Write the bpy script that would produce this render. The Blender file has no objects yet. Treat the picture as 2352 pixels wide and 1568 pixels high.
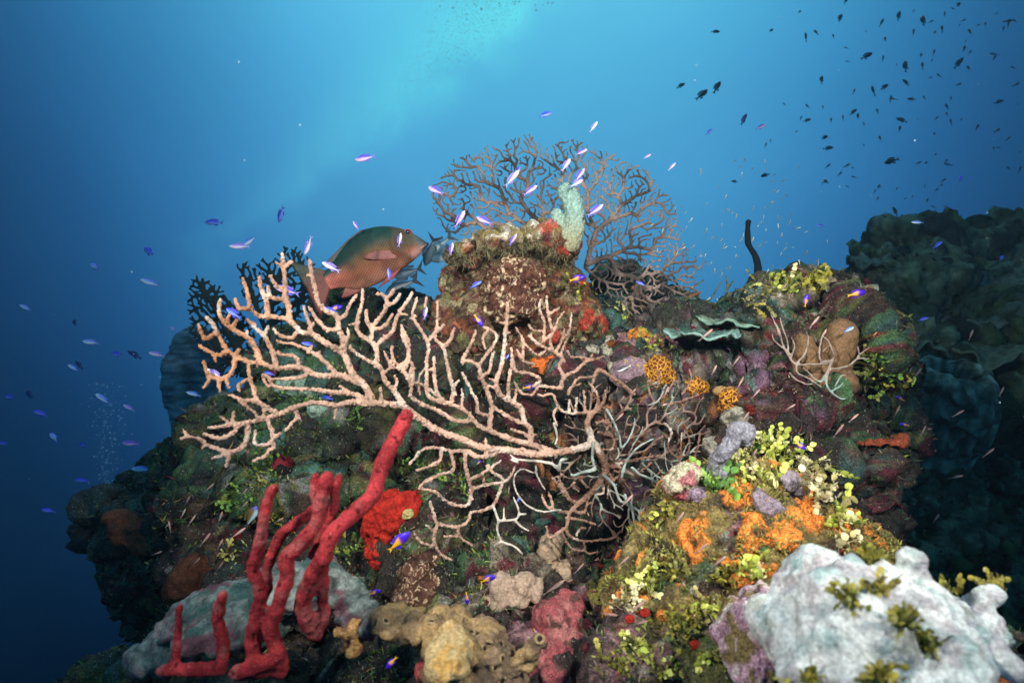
import bpy, math, random
import numpy as np
from mathutils import Vector, Matrix
from mathutils.bvhtree import BVHTree

SC = bpy.context.scene
COL = SC.collection
RNG = np.random.default_rng(7)
R = math.radians

# ------------------------------------------------------------------ camera
cam_d = bpy.data.cameras.new('camera')
cam = bpy.data.objects.new('camera', cam_d); COL.objects.link(cam)
cam.location = (0, 0, 0); cam.rotation_euler = (R(90), 0, 0)
cam_d.lens = 20.0; cam_d.sensor_width = 36.0
cam_d.clip_start = 0.02; cam_d.clip_end = 200
cam_d.dof.use_dof = True; cam_d.dof.focus_distance = 1.35; cam_d.dof.aperture_fstop = 4.2
SC.camera = cam

# ------------------------------------------------------------------ world: open water, brightest towards the surface
W = bpy.data.worlds.new('World'); SC.world = W; W.use_nodes = True
nt = W.node_tree; nt.nodes.clear(); N = nt.nodes.new; L = nt.links.new
tc = N('ShaderNodeTexCoord'); sep = N('ShaderNodeSeparateXYZ'); L(tc.outputs['Generated'], sep.inputs[0])
mz = N('ShaderNodeMapRange'); mz.inputs[1].default_value = -1; mz.inputs[2].default_value = 1
L(sep.outputs[2], mz.inputs[0])
def ramp(stops):
    r = N('ShaderNodeValToRGB'); e = r.color_ramp.elements
    r.color_ramp.interpolation = 'B_SPLINE'
    while len(e) < len(stops): e.new(0.5)
    for k, (p, c) in enumerate(stops):
        e[k].position = p; e[k].color = (*c, 1)
    return r
def lin(r, g, b):
    f = lambda v: (v / 255 / 12.92) if v < 10 else ((v / 255 + .055) / 1.055) ** 2.4
    return (f(r), f(g), f(b))
def Z01(z): return (z + 1) / 2
rz = ramp([(Z01(-1), lin(1, 3, 8)), (Z01(-.6), lin(3, 10, 26)), (Z01(-.36), lin(10, 34, 70)), (Z01(-.08), lin(50, 116, 168)),
           (Z01(.14), lin(72, 150, 198)), (Z01(.34), lin(76, 162, 210)), (Z01(.56), lin(90, 198, 232)), (Z01(.8), lin(150, 230, 245))])
L(mz.outputs[0], rz.inputs[0])
sx = N('ShaderNodeMath'); sx.operation = 'SUBTRACT'; sx.inputs[1].default_value = 0.0; L(sep.outputs[0], sx.inputs[0])
zs = N('ShaderNodeMath'); zs.operation = 'MULTIPLY_ADD'; zs.inputs[1].default_value = .62; zs.inputs[2].default_value = -.17; L(sep.outputs[2], zs.inputs[0])
vl = N('ShaderNodeCombineXYZ'); L(sx.outputs[0], vl.inputs[0]); L(zs.outputs[0], vl.inputs[1]); ax = N('ShaderNodeVectorMath'); ax.operation = 'LENGTH'; L(vl.outputs[0], ax.inputs[0])
rx = ramp([(0, (1, 1, 1)), (.16, (1, 1, 1)), (.30, (.84, .88, .92)), (.42, (.55, .66, .78)), (.53, (.27, .38, .54)), (.61, (.14, .21, .34)), (.70, (.06, .10, .17)), (1, (.02, .04, .07))])
L(ax.outputs['Value'], rx.inputs[0])
nz = N('ShaderNodeTexNoise'); nz.inputs['Scale'].default_value = 2.2; nz.inputs['Detail'].default_value = 3
L(tc.outputs['Generated'], nz.inputs['Vector'])
nm = N('ShaderNodeMapRange'); nm.inputs[1].default_value = .3; nm.inputs[2].default_value = .7; nm.inputs[3].default_value = .92; nm.inputs[4].default_value = 1.08
L(nz.outputs[0], nm.inputs[0])
m1 = N('ShaderNodeVectorMath'); m1.operation = 'MULTIPLY'; L(rz.outputs[0], m1.inputs[0]); L(rx.outputs[0], m1.inputs[1])
m2 = N('ShaderNodeVectorMath'); m2.operation = 'SCALE'; L(m1.outputs[0], m2.inputs[0]); L(nm.outputs[0], m2.inputs['Scale'])
# a drift of milky aerated water far off, slanting up to the surface
def MA(op, a, b=None, c=None):
    k = N('ShaderNodeMath'); k.operation = op
    for q, v in enumerate((a, b, c)):
        if v is None: continue
        if isinstance(v, (int, float)): k.inputs[q].default_value = v
        else: L(v, k.inputs[q])
    return k.outputs[0]
yy = MA('MAXIMUM', sep.outputs[1], .05); tu = MA('DIVIDE', sep.outputs[0], yy); tv = MA('DIVIDE', sep.outputs[2], yy)
n2 = N('ShaderNodeTexNoise'); n2.inputs['Scale'].default_value = 9; n2.inputs['Detail'].default_value = 7; n2.inputs['Roughness'].default_value = .6; L(tc.outputs['Generated'], n2.inputs['Vector'])
wob = MA('MULTIPLY', MA('SUBTRACT', n2.outputs[0], .5), .26)
lineu = MA('ADD', MA('SUBTRACT', MA('MULTIPLY', MA('POWER', MA('MAXIMUM', MA('SUBTRACT', tv, .18), .0), .75), .98), .55), wob)   # drift centre line u(v)
wid_ = MA('MAXIMUM', MA('MULTIPLY', tv, .225), .05); du = MA('DIVIDE', MA('SUBTRACT', tu, lineu), wid_)
gs = MA('EXPONENT', MA('MULTIPLY', MA('MULTIPLY', du, du), -1.0))
fv = N('ShaderNodeMapRange'); fv.interpolation_type = 'SMOOTHSTEP'; fv.inputs[1].default_value = .16; fv.inputs[2].default_value = .60; fv.inputs[3].default_value = 0; fv.inputs[4].default_value = 1; L(tv, fv.inputs[0])
nf = N('ShaderNodeMapRange'); nf.inputs[1].default_value = .32; nf.inputs[2].default_value = .68; nf.inputs[3].default_value = .25; nf.inputs[4].default_value = 1.1; L(n2.outputs[0], nf.inputs[0])
pf = MA('MULTIPLY', MA('MULTIPLY', gs, nf.outputs[0]), MA('MULTIPLY', MA('ADD', fv.outputs[0], .07), .8)); pf = MA('MINIMUM', MA('MULTIPLY', pf, MA('GREATER_THAN', sep.outputs[1], .06)), 1)
pm = N('ShaderNodeMix'); pm.data_type = 'RGBA'; L(pf, pm.inputs[0]); L(m2.outputs[0], pm.inputs[6]); pm.inputs[7].default_value = (.135, .74, .84, 1)
bgw = N('ShaderNodeBackground'); L(pm.outputs[2], bgw.inputs[0]); bgw.inputs[1].default_value = 1.12
# the sky itself, seen only straight up through the surface
sky = N('ShaderNodeTexSky'); sky.sky_type = 'NISHITA'; sky.sun_disc = False
sky.sun_elevation = R(66); sky.sun_rotation = R(0)
bgs = N('ShaderNodeBackground'); L(sky.outputs[0], bgs.inputs[0]); bgs.inputs[1].default_value = 0.08
win = N('ShaderNodeMapRange'); win.interpolation_type = 'SMOOTHSTEP'
win.inputs[1].default_value = .72; win.inputs[2].default_value = .9; L(sep.outputs[2], win.inputs[0])
mx = N('ShaderNodeMixShader'); L(win.outputs[0], mx.inputs[0]); L(bgw.outputs[0], mx.inputs[1]); L(bgs.outputs[0], mx.inputs[2])
out = N('ShaderNodeOutputWorld'); L(mx.outputs[0], out.inputs[0])

# ------------------------------------------------------------------ sun, dimmed and spread by the water; the photographer's two flash units
def lamp(name, kind, energy, loc, aim, color):
    d = bpy.data.lights.new(name, kind); d.energy = energy; d.color = color
    o = bpy.data.objects.new(name, d); COL.objects.link(o); o.location = loc
    o.rotation_euler = (Vector(aim) - Vector(loc)).to_track_quat('-Z', 'Y').to_euler()
    return d
s = lamp('sun', 'SUN', 0.5, (-.5, 3.5, 8), (0, 0.0, 0), (.30, .82, 1)); s.angle = R(14)
for nm_, loc, aim, e, sz in (('flash_unit', (-.72, -.06, .56), (.22, 1.3, .12), 150, 86), ('flash_unit', (.74, -.06, .54), (.12, 1.3, .0), 136, 80)):
    s = lamp(nm_, 'SPOT', e, loc, aim, (1, .93, .84)); s.spot_size = R(sz); s.spot_blend = 1.0; s.shadow_soft_size = .05

SC.view_settings.view_transform = 'Standard'; SC.view_settings.look = 'None'
SC.view_settings.exposure = 0; SC.view_settings.gamma = 1
SC.cycles.use_denoising = True
SC.cycles.max_bounces = 5; SC.cycles.diffuse_bounces = 2; SC.cycles.glossy_bounces = 2; SC.cycles.transmission_bounces = 4
SC.cycles.volume_bounces = 0; SC.cycles.transparent_max_bounces = 8
SC.cycles.use_adaptive_sampling = True; SC.cycles.adaptive_threshold = .02

# ------------------------------------------------------------------ helpers
F = 20.0 / 36.0 * 2352
def P(x, y, d): return np.array(((x - 1176) / F * d, d, (784 - y) / F * d))
def PX(p): return np.stack([1176 + F * p[:, 0] / np.maximum(p[:, 1], .05), 784 - F * p[:, 2] / np.maximum(p[:, 1], .05)], 1)
def crop(s, ox, oy): return lambda p: ((p[0] / s + ox) * .91875, (p[1] / s + oy) * .91875)
C1 = crop(2.735, 0, 450); C2 = crop(2.24, 400, 500); C3 = crop(2.614, 1000, 300); C4 = crop(2.24, 1000, 700)
C5 = crop(2.218, 200, 1000); C6 = crop(2.815, 900, 1150); C7 = crop(2.218, 1600, 1000); C8 = crop(2.2395, 1700, 450)
CS = crop(4.704, 680, 520)

_g = RNG.normal(size=(256, 3)); _g /= np.linalg.norm(_g, axis=1)[:, None]
def _hash(i, j, k, s=0):
    h = (i.astype(np.uint32) * np.uint32(73856093)) ^ (j.astype(np.uint32) * np.uint32(19349663)) ^ (k.astype(np.uint32) * np.uint32(83492791)) ^ np.uint32((s * 2654435761) & 0xffffffff)
    h ^= h >> np.uint32(13); h *= np.uint32(1274126177); h ^= h >> np.uint32(16)
    return h
def noise(p):
    i = np.floor(p).astype(np.int64); f = p - i; u = f * f * f * (f * (f * 6 - 15) + 10)
    r = np.zeros(len(p))
    for dx in (0, 1):
        for dy in (0, 1):
            for dz in (0, 1):
                h = _hash(i[:, 0] + dx, i[:, 1] + dy, i[:, 2] + dz) & np.uint32(255)
                g = _g[h]
                dot = g[:, 0] * (f[:, 0] - dx) + g[:, 1] * (f[:, 1] - dy) + g[:, 2] * (f[:, 2] - dz)
                w = (u[:, 0] if dx else 1 - u[:, 0]) * (u[:, 1] if dy else 1 - u[:, 1]) * (u[:, 2] if dz else 1 - u[:, 2])
                r += dot * w
    return r * 1.5
def fbm(p, octv=4, gain=.5):
    a, r, q = 1., np.zeros(len(p)), p.copy()
    for k in range(octv):
        r += a * noise(q); q = q * 2.03 + 17.3; a *= gain
    return r
def ridged(p, octv=3):
    a, r, q = 1., np.zeros(len(p)), p.copy()
    for k in range(octv):
        r += a * (1 - 2 * np.abs(noise(q))); q = q * 2.1 + 5.1; a *= .5
    return r
def worley(p, s=0):
    i0 = np.floor(p).astype(np.int64); n = len(p)
    f1 = np.full(n, 9.); f2 = np.full(n, 9.); cid = np.zeros(n, np.uint32); cc = np.zeros((n, 3))
    for dx in (-1, 0, 1):
        for dy in (-1, 0, 1):
            for dz in (-1, 0, 1):
                i = i0 + np.array((dx, dy, dz))
                h = _hash(i[:, 0], i[:, 1], i[:, 2], s)
                c = i + np.stack([(h & np.uint32(1023)) / 1023., ((h >> np.uint32(10)) & np.uint32(1023)) / 1023., ((h >> np.uint32(20)) & np.uint32(1023)) / 1023.], 1)
                d = np.linalg.norm(p - c, axis=1)
                nw = d < f1
                f2 = np.where(nw, f1, np.minimum(f2, d)); f1 = np.where(nw, d, f1)
                cid = np.where(nw, h, cid); cc[nw] = c[nw]
    return f1, f2, cid, cc
def rnd01(cid, s):
    z = np.zeros(len(cid), np.int64)
    return (_hash(cid.astype(np.int64), z, z, s) & np.uint32(65535)) / 65535.
def sstep(a, b, x): t = np.clip((x - a) / (b - a), 0, 1); return t * t * (3 - 2 * t)
def mixc(c, d, t): return c * (1 - t[:, None]) + np.asarray(d) * t[:, None]

# ---- meshes
def mesh_of(name, V, faces, cols=None, smooth=True, uv=None):
    V = np.asarray(V, np.float32)
    me = bpy.data.meshes.new(name)
    fl = [np.asarray(f, np.int32) for f in (faces if isinstance(faces, list) else [faces]) if len(f)]
    tot = np.concatenate([np.full(len(f), f.shape[1], np.int32) for f in fl])
    idx = np.concatenate([f.ravel() for f in fl])
    me.vertices.add(len(V)); me.vertices.foreach_set('co', V.ravel())
    me.loops.add(len(idx)); me.loops.foreach_set('vertex_index', idx)
    me.polygons.add(len(tot)); st = np.zeros(len(tot), np.int32); st[1:] = np.cumsum(tot)[:-1]
    me.polygons.foreach_set('loop_start', st); me.polygons.foreach_set('loop_total', tot)
    me.polygons.foreach_set('use_smooth', np.full(len(tot), smooth))
    me.update(calc_edges=True); me.validate()
    if cols is not None:
        a = me.color_attributes.new('col', 'FLOAT_COLOR', 'POINT')
        c = np.ones((len(V), 4), np.float32); c[:, :3] = np.asarray(cols); a.data.foreach_set('color', c.ravel())
    if uv is not None:
        a = me.attributes.new('scale_uv', 'FLOAT2', 'POINT'); a.data.foreach_set('vector', np.asarray(uv, np.float32).ravel())
    return me
def tag(o, label=None, cat=None, group=None, kind=None):
    if label: o['label'] = label
    if cat: o['category'] = cat
    if group: o['group'] = group
    if kind: o['kind'] = kind
    return o
def obj(name, V, faces, mat, cols=None, parent=None, smooth=True, origin=None, uv=None):
    V = np.asarray(V, float)
    if origin is None: origin = np.array(((V[:, 0].min() + V[:, 0].max()) / 2, (V[:, 1].min() + V[:, 1].max()) / 2, V[:, 2].min()))
    me = mesh_of(name, V - origin, faces, cols, smooth, uv); me.materials.append(mat)
    o = bpy.data.objects.new(name, me); COL.objects.link(o)
    if parent is not None:
        o.parent = parent; o.location = Vector(origin) - world_loc(parent)
    else: o.location = origin
    return o
def world_loc(o):
    v = Vector(o.location)
    while o.parent is not None: o = o.parent; v += Vector(o.location)
    return v
def empty(name, loc):
    o = bpy.data.objects.new(name, None); COL.objects.link(o); o.location = loc; o.empty_display_size = .02
    return o
import bmesh
def _ico(s):
    bm = bmesh.new(); bmesh.ops.create_icosphere(bm, subdivisions=s, radius=1)
    v = np.array([x.co[:] for x in bm.verts]); f = np.array([[x.index for x in q.verts] for q in bm.faces]); bm.free()
    return v, f
ICO = {s: _ico(s) for s in (1, 2, 3, 4)}
def join(lst):
    Vs, Fs, k = [], [], 0
    for V, Fc in lst:
        Vs.append(V)
        for f in (Fc if isinstance(Fc, list) else [Fc]): Fs.append(np.asarray(f) + k)
        k += len(V)
    q = [f for f in Fs if f.shape[1] == 4]; t = [f for f in Fs if f.shape[1] == 3]
    o = []
    if q: o.append(np.concatenate(q))
    if t: o.append(np.concatenate(t))
    return np.concatenate(Vs), o
def ell(c, r, roll=0., s=3, pitch=0., yaw=0.):
    v, f = ICO[s]; v = v * np.asarray(r)
    M = np.array(Matrix.Rotation(yaw, 3, 'Z') @ Matrix.Rotation(-roll, 3, 'Y') @ Matrix.Rotation(pitch, 3, 'X'))
    return v @ M.T + np.asarray(c), f
def catmull(p, step):
    p = np.asarray(p, float); n = len(p)
    if n < 3:
        m = max(2, int(np.linalg.norm(p[-1] - p[0]) / step) + 1); t = np.linspace(0, 1, m)[:, None]; return p[0] * (1 - t) + p[-1] * t
    q = np.vstack([2 * p[0] - p[1], p, 2 * p[-1] - p[-2]]); o = []
    for i in range(n - 1):
        a, b, c, d = q[i], q[i + 1], q[i + 2], q[i + 3]
        m = max(2, int(np.linalg.norm(c - b) / step) + 1)
        t = np.linspace(0, 1, m, endpoint=False)[:, None]
        o.append(.5 * (2 * b + (c - a) * t + (2 * a - 5 * b + 4 * c - d) * t * t + (-a + 3 * b - 3 * c + d) * t ** 3))
    o.append(p[-1:]); return np.vstack(o)
def tube(p, r, seg=8):
    p = np.asarray(p, float); r = np.broadcast_to(np.asarray(r, float), (len(p),)).copy()
    T = np.gradient(p, axis=0); T /= np.linalg.norm(T, axis=1)[:, None] + 1e-12
    # round ends
    ea = [(-.95, .3), (-.7, .71), (-.35, .94)]
    pre = [(p[0] + T[0] * r[0] * a, r[0] * b, T[0]) for a, b in ea]; post = [(p[-1] - T[-1] * r[-1] * a, r[-1] * b, T[-1]) for a, b in ea[::-1]]
    p = np.vstack([[x[0] for x in pre], p, [x[0] for x in post]]); r = np.concatenate([[x[1] for x in pre], r, [x[1] for x in post]])
    T = np.vstack([[x[2] for x in pre], T, [x[2] for x in post]])
    m = np.abs(T).mean(0); ref = np.eye(3)[np.argmin(m + np.array([.01, 0, .02]))]
    a = np.cross(T, ref); a /= np.linalg.norm(a, axis=1)[:, None] + 1e-9; b = np.cross(T, a)
    th = np.arange(seg) * 2 * math.pi / seg
    V = (p[:, None, :] + r[:, None, None] * (np.cos(th)[None, :, None] * a[:, None, :] + np.sin(th)[None, :, None] * b[:, None, :])).reshape(-1, 3)
    n = len(p); i = np.arange(n - 1)[:, None] * seg; j = np.arange(seg)[None, :]; j2 = (j + 1) % seg
    Q = np.stack([i + j, i + j2, i + seg + j2, i + seg + j], 2).reshape(-1, 4)
    k = len(V); V = np.vstack([V, p[0], p[-1]])
    jj = np.arange(seg); t1 = np.stack([np.full(seg, k), (jj + 1) % seg, jj], 1); t2 = np.stack([np.full(seg, k + 1), (n - 1) * seg + jj, (n - 1) * seg + (jj + 1) % seg], 1)
    return V, [Q, np.vstack([t1, t2])]
def laplace(V, E, it, lam=.5):
    n = len(V); deg = np.bincount(E.ravel(), minlength=n).astype(float)
    for _ in range(it):
        S = np.stack([np.bincount(E[:, 0], V[E[:, 1], k], n) + np.bincount(E[:, 1], V[E[:, 0], k], n) for k in range(3)], 1)
        V = V + lam * (S / np.maximum(deg, 1)[:, None] - V)
    return V
def normals(V, Q):
    n = np.cross(V[Q[:, 2]] - V[Q[:, 0]], V[Q[:, -1]] - V[Q[:, 1]])
    out_ = np.stack([sum(np.bincount(Q[:, j], n[:, k], len(V)) for j in range(Q.shape[1])) for k in range(3)], 1)
    return out_ / (np.linalg.norm(out_, axis=1)[:, None] + 1e-12)
def fuse(parts, voxel, smooth=4):
    """one continuous surface round all the given shapes: vertices, quads, normals"""
    V, Fc = join(parts)
    me = mesh_of('tmp', V, Fc); o = bpy.data.objects.new('tmp', me); COL.objects.link(o)
    m = o.modifiers.new('r', 'REMESH'); m.mode = 'VOXEL'; m.voxel_size = voxel
    dg = bpy.context.evaluated_depsgraph_get(); ev = o.evaluated_get(dg); e = ev.to_mesh()
    n = len(e.vertices); V = np.empty(n * 3); e.vertices.foreach_get('co', V); V = V.reshape(-1, 3)
    Q = np.empty(len(e.loops), np.int32); e.loops.foreach_get('vertex_index', Q); Q = Q.reshape(-1, 4)
    E = np.empty(len(e.edges) * 2, np.int32); e.edges.foreach_get('vertices', E); E = E.reshape(-1, 2)
    ev.to_mesh_clear(); bpy.data.objects.remove(o); bpy.data.meshes.remove(me)
    V = laplace(V, E, smooth)
    return V, Q, normals(V, Q)

# ---- materials
MATS = {}
def mat(name, base=None, rough=.75, spec=.25, var=(45, .55, 1.5), fine=None, bump=None, speck=None, pattern=None, sss=0., metal=0., trans=0.):
    if name in MATS: return MATS[name]
    m = bpy.data.materials.new(name); m.use_nodes = True; t = m.node_tree; t.nodes.clear()
    n = t.nodes.new; l = t.links.new
    o = n('ShaderNodeOutputMaterial'); b = n('ShaderNodeBsdfPrincipled'); l(b.outputs[0], o.inputs[0])
    b.inputs['Roughness'].default_value = rough; b.inputs['Specular IOR Level'].default_value = spec; b.inputs['Metallic'].default_value = metal
    if trans: b.inputs['Transmission Weight'].default_value = trans
    tcn = n('ShaderNodeTexCoord'); co = tcn.outputs['Object']
    if base is None:
        a = n('ShaderNodeAttribute'); a.attribute_name = 'col'; c = a.outputs['Color']
    else:
        a = n('ShaderNodeRGB'); a.outputs[0].default_value = (*base, 1); c = a.outputs[0]
    def mixn(fac, x, y):
        k = n('ShaderNodeMix'); k.data_type = 'RGBA'; l(fac, k.inputs[0])
        if isinstance(x, tuple): k.inputs[6].default_value = (*x, 1)
        else: l(x, k.inputs[6])
        if isinstance(y, tuple): k.inputs[7].default_value = (*y, 1)
        else: l(y, k.inputs[7])
        return k.outputs[2]
    def ns(scale, det=5, rg=.6, dist=0.):
        k = n('ShaderNodeTexNoise'); k.inputs['Scale'].default_value = scale; k.inputs['Detail'].default_value = det
        k.inputs['Roughness'].default_value = rg; k.inputs['Distortion'].default_value = dist; l(co, k.inputs['Vector']); return k.outputs[0]
    def rng(v, a0, a1, b0, b1, sm=True):
        k = n('ShaderNodeMapRange'); k.interpolation_type = 'SMOOTHSTEP' if sm else 'LINEAR'
        for q, x in zip((1, 2, 3, 4), (a0, a1, b0, b1)): k.inputs[q].default_value = x
        l(v, k.inputs[0]); return k.outputs[0]
    def scl(v, f):
        k = n('ShaderNodeVectorMath'); k.operation = 'SCALE'; l(v, k.inputs[0]); l(f, k.inputs['Scale']); return k.outputs[0]
    if pattern: c = pattern(n, l, co, ns, rng, mixn, c)
    if var: c = scl(c, rng(ns(var[0], 8, .72), .25, .75, var[1], var[2], False))
    if fine: c = scl(c, rng(ns(fine[0], 4, .7), .3, .7, fine[1], fine[2], False))
    if speck: c = mixn(rng(ns(speck[0], 3, .6), speck[1], speck[1] + .06, 0, .9), c, speck[2])
    l(c, b.inputs['Base Color'])
    if sss: b.inputs['Subsurface Weight'].default_value = sss; b.inputs['Subsurface Radius'].default_value = (.01, .006, .004); b.inputs['Subsurface Scale'].default_value = .5
    if bump:
        h = None
        for sc_, st in bump:
            k = n('ShaderNodeBump'); k.inputs['Strength'].default_value = 1.; k.inputs['Distance'].default_value = st
            l(ns(sc_, 4, .65), k.inputs['Height'])
            if h: l(h, k.inputs['Normal'])
            h = k.outputs[0]
        l(h, b.inputs['Normal'])
    MATS[name] = m; return m
# ------------------------------------------------------------------ the reef
PAL = {'dk': (.035, .032, .03), 'brown': (.11, .07, .045), 'olive': (.14, .14, .04), 'green': (.07, .17, .06), 'teal': (.07, .20, .16),
       'maroon': (.15, .025, .04), 'red': (.36, .035, .025), 'orange': (.50, .17, .035), 'pink': (.38, .18, .20), 'purple': (.20, .10, .17),
       'tan': (.33, .27, .19), 'grey': (.22, .23, .20), 'cream': (.50, .46, .36), 'yellow': (.42, .36, .06), 'dteal': (.035, .085, .075)}
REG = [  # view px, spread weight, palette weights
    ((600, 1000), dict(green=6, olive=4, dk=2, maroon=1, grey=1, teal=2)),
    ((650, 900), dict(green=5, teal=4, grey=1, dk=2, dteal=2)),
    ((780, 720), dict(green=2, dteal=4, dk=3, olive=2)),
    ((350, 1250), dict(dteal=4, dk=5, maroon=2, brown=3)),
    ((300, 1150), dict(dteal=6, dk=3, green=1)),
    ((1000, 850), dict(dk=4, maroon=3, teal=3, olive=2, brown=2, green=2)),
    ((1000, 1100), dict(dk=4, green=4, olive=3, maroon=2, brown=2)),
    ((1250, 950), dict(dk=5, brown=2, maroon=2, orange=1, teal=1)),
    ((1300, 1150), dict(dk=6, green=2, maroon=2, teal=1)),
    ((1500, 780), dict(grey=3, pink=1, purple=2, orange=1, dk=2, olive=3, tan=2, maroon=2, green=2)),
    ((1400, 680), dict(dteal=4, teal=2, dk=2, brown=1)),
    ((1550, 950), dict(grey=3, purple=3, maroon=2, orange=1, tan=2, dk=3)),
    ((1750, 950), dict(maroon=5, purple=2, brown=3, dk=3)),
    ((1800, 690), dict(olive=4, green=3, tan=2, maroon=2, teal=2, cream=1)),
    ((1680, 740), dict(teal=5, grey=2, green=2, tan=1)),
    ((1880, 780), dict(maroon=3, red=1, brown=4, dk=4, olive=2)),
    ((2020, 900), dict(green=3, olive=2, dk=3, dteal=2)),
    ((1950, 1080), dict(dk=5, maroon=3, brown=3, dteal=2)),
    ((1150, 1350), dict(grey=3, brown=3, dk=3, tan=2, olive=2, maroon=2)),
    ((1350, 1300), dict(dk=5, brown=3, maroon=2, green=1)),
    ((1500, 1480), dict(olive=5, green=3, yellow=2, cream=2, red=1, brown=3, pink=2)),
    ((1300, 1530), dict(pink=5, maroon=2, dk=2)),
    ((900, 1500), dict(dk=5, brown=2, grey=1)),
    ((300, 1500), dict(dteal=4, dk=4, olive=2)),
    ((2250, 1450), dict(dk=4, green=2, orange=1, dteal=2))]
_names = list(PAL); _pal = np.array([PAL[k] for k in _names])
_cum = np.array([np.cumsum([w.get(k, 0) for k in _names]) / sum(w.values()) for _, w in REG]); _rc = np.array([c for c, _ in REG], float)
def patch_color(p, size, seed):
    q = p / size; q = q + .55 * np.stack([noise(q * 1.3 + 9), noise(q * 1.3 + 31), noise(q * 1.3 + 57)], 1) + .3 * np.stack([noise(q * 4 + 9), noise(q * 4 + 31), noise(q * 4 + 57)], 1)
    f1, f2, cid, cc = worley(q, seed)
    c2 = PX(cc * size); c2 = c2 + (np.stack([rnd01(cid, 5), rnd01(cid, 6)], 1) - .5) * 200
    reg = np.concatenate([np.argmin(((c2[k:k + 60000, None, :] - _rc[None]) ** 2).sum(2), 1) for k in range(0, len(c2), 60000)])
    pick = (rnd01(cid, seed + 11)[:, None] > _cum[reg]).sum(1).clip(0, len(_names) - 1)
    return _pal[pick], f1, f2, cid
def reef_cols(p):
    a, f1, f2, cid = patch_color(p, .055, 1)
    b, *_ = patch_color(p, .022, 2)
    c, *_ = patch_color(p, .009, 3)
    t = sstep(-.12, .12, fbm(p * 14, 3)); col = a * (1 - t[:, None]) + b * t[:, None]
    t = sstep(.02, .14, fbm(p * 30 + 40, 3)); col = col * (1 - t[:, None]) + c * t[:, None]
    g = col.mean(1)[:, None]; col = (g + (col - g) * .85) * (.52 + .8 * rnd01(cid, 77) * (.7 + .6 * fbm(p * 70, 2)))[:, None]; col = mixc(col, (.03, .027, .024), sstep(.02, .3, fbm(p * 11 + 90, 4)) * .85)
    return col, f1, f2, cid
HOLLOWS = [(1330, 985, 100, 60, .30), (1400, 1130, 150, 70, .30), (1140, 800, 110, 45, .25), (760, 1190, 120, 45, .25), (1380, 1300, 130, 55, .25), (930, 1060, 130, 30, .15), (1660, 800, 110, 22, .20), (840, 1500, 110, 50, .35), (1180, 1200, 110, 40, .2), (560, 1250, 80, 60, .2), (1030, 900, 90, 35, .15), (1600, 1050, 50, 60, .15)]
def reef_surface(parts, voxel, amp=1., smooth=6):
    V, Q, n = fuse(parts, voxel, smooth)
    V = V + n * (amp * (.055 * fbm(V * 5.5, 3) - .11 * sstep(.10, .40, noise(V * 8.5 + 21)) - .035 * sstep(.12, .4, noise(V * 19 + 71))))[:, None]
    x = PX(V)
    for cx, cy, a, b, dp in HOLLOWS: V[:, 1] += amp * dp * np.exp(-((x[:, 0] - cx + 30 * noise(V * 7)) / a) ** 2 - ((x[:, 1] - cy + 30 * noise(V * 7 + 30)) / b) ** 2) * (V[:, 1] < 2)
    n = normals(V, Q)
    col, f1, f2, cid = reef_cols(V)
    crust = sstep(.0, .35, f2 - f1) * (rnd01(cid, 3) - .25)
    h = .026 * ridged(V * 12, 3) + .016 * crust + .014 * ridged(V * 34, 3) * .7 + .010 * fbm(V * 60, 3) + .008 * fbm(V * 115, 2)
    V = V + n * (amp * h)[:, None]
    return V, Q, normals(V, Q), col
M_REEF = mat('reef_rock', var=(60, .2, 1.8), fine=(260, .25, 1.9), bump=((60, .012), (220, .007)), speck=(170, .64, (.42, .39, .28)), rough=.85, spec=.2)
M_FAR = mat('far_rock', var=(18, .3, 1.7), bump=((20, .02), (70, .008)), rough=.9, spec=.1)

def B(x, y, d, rx, ry, rz, roll=0, s=4): return ell(P(x, y, d), (rx, ry, rz), R(roll), s)
mound = [B(1250, 1480, 1.50, .72, .50, .55), B(1330, 1030, 1.80, .70, .42, .40), B(1080, 960, 1.72, .42, .30, .30), B(760, 1200, 1.62, .42, .40, .40),
         B(560, 1060, 1.75, .16, .25, .16), B(800, 760, 1.95, .10, .12, .12), B(700, 850, 1.9, .14, .14, .13), B(960, 740, 2.0, .10, .12, .06),
         B(1500, 830, 1.75, .28, .25, .17), B(1830, 800, 1.62, .20, .26, .17), B(1760, 1130, 1.52, .22, .34, .38), B(1420, 700, 2.1, .14, .14, .13),
         B(415, 1240, 1.85, .165, .25, .18, 20), B(325, 1165, 1.9, .085, .2, .09, 30), B(430, 1120, 1.9, .12, .2, .10), B(640, 1400, 1.7, .25, .3, .25),
         B(1200, 1660, .98, .42, .16, .16), B(1560, 1600, .90, .16, .16, .14), B(2050, 1720, .8, .35, .2, .12),
         B(330, 1690, 1.15, .20, .22, .10), B(700, 1750, .95, .3, .2, .09), B(1990, 960, 1.75, .08, .2, .13), B(2000, 860, 1.7, .07, .14, .08), B(520, 1470, 1.9, .19, .25, .22), B(290, 1640, 2.05, .24, .22, .17), B(440, 1330, 1.95, .10, .2, .15)]
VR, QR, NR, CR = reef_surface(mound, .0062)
reef = tag(obj('reef', VR, QR, M_REEF, CR, origin=np.zeros(3)), kind='structure')

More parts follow.
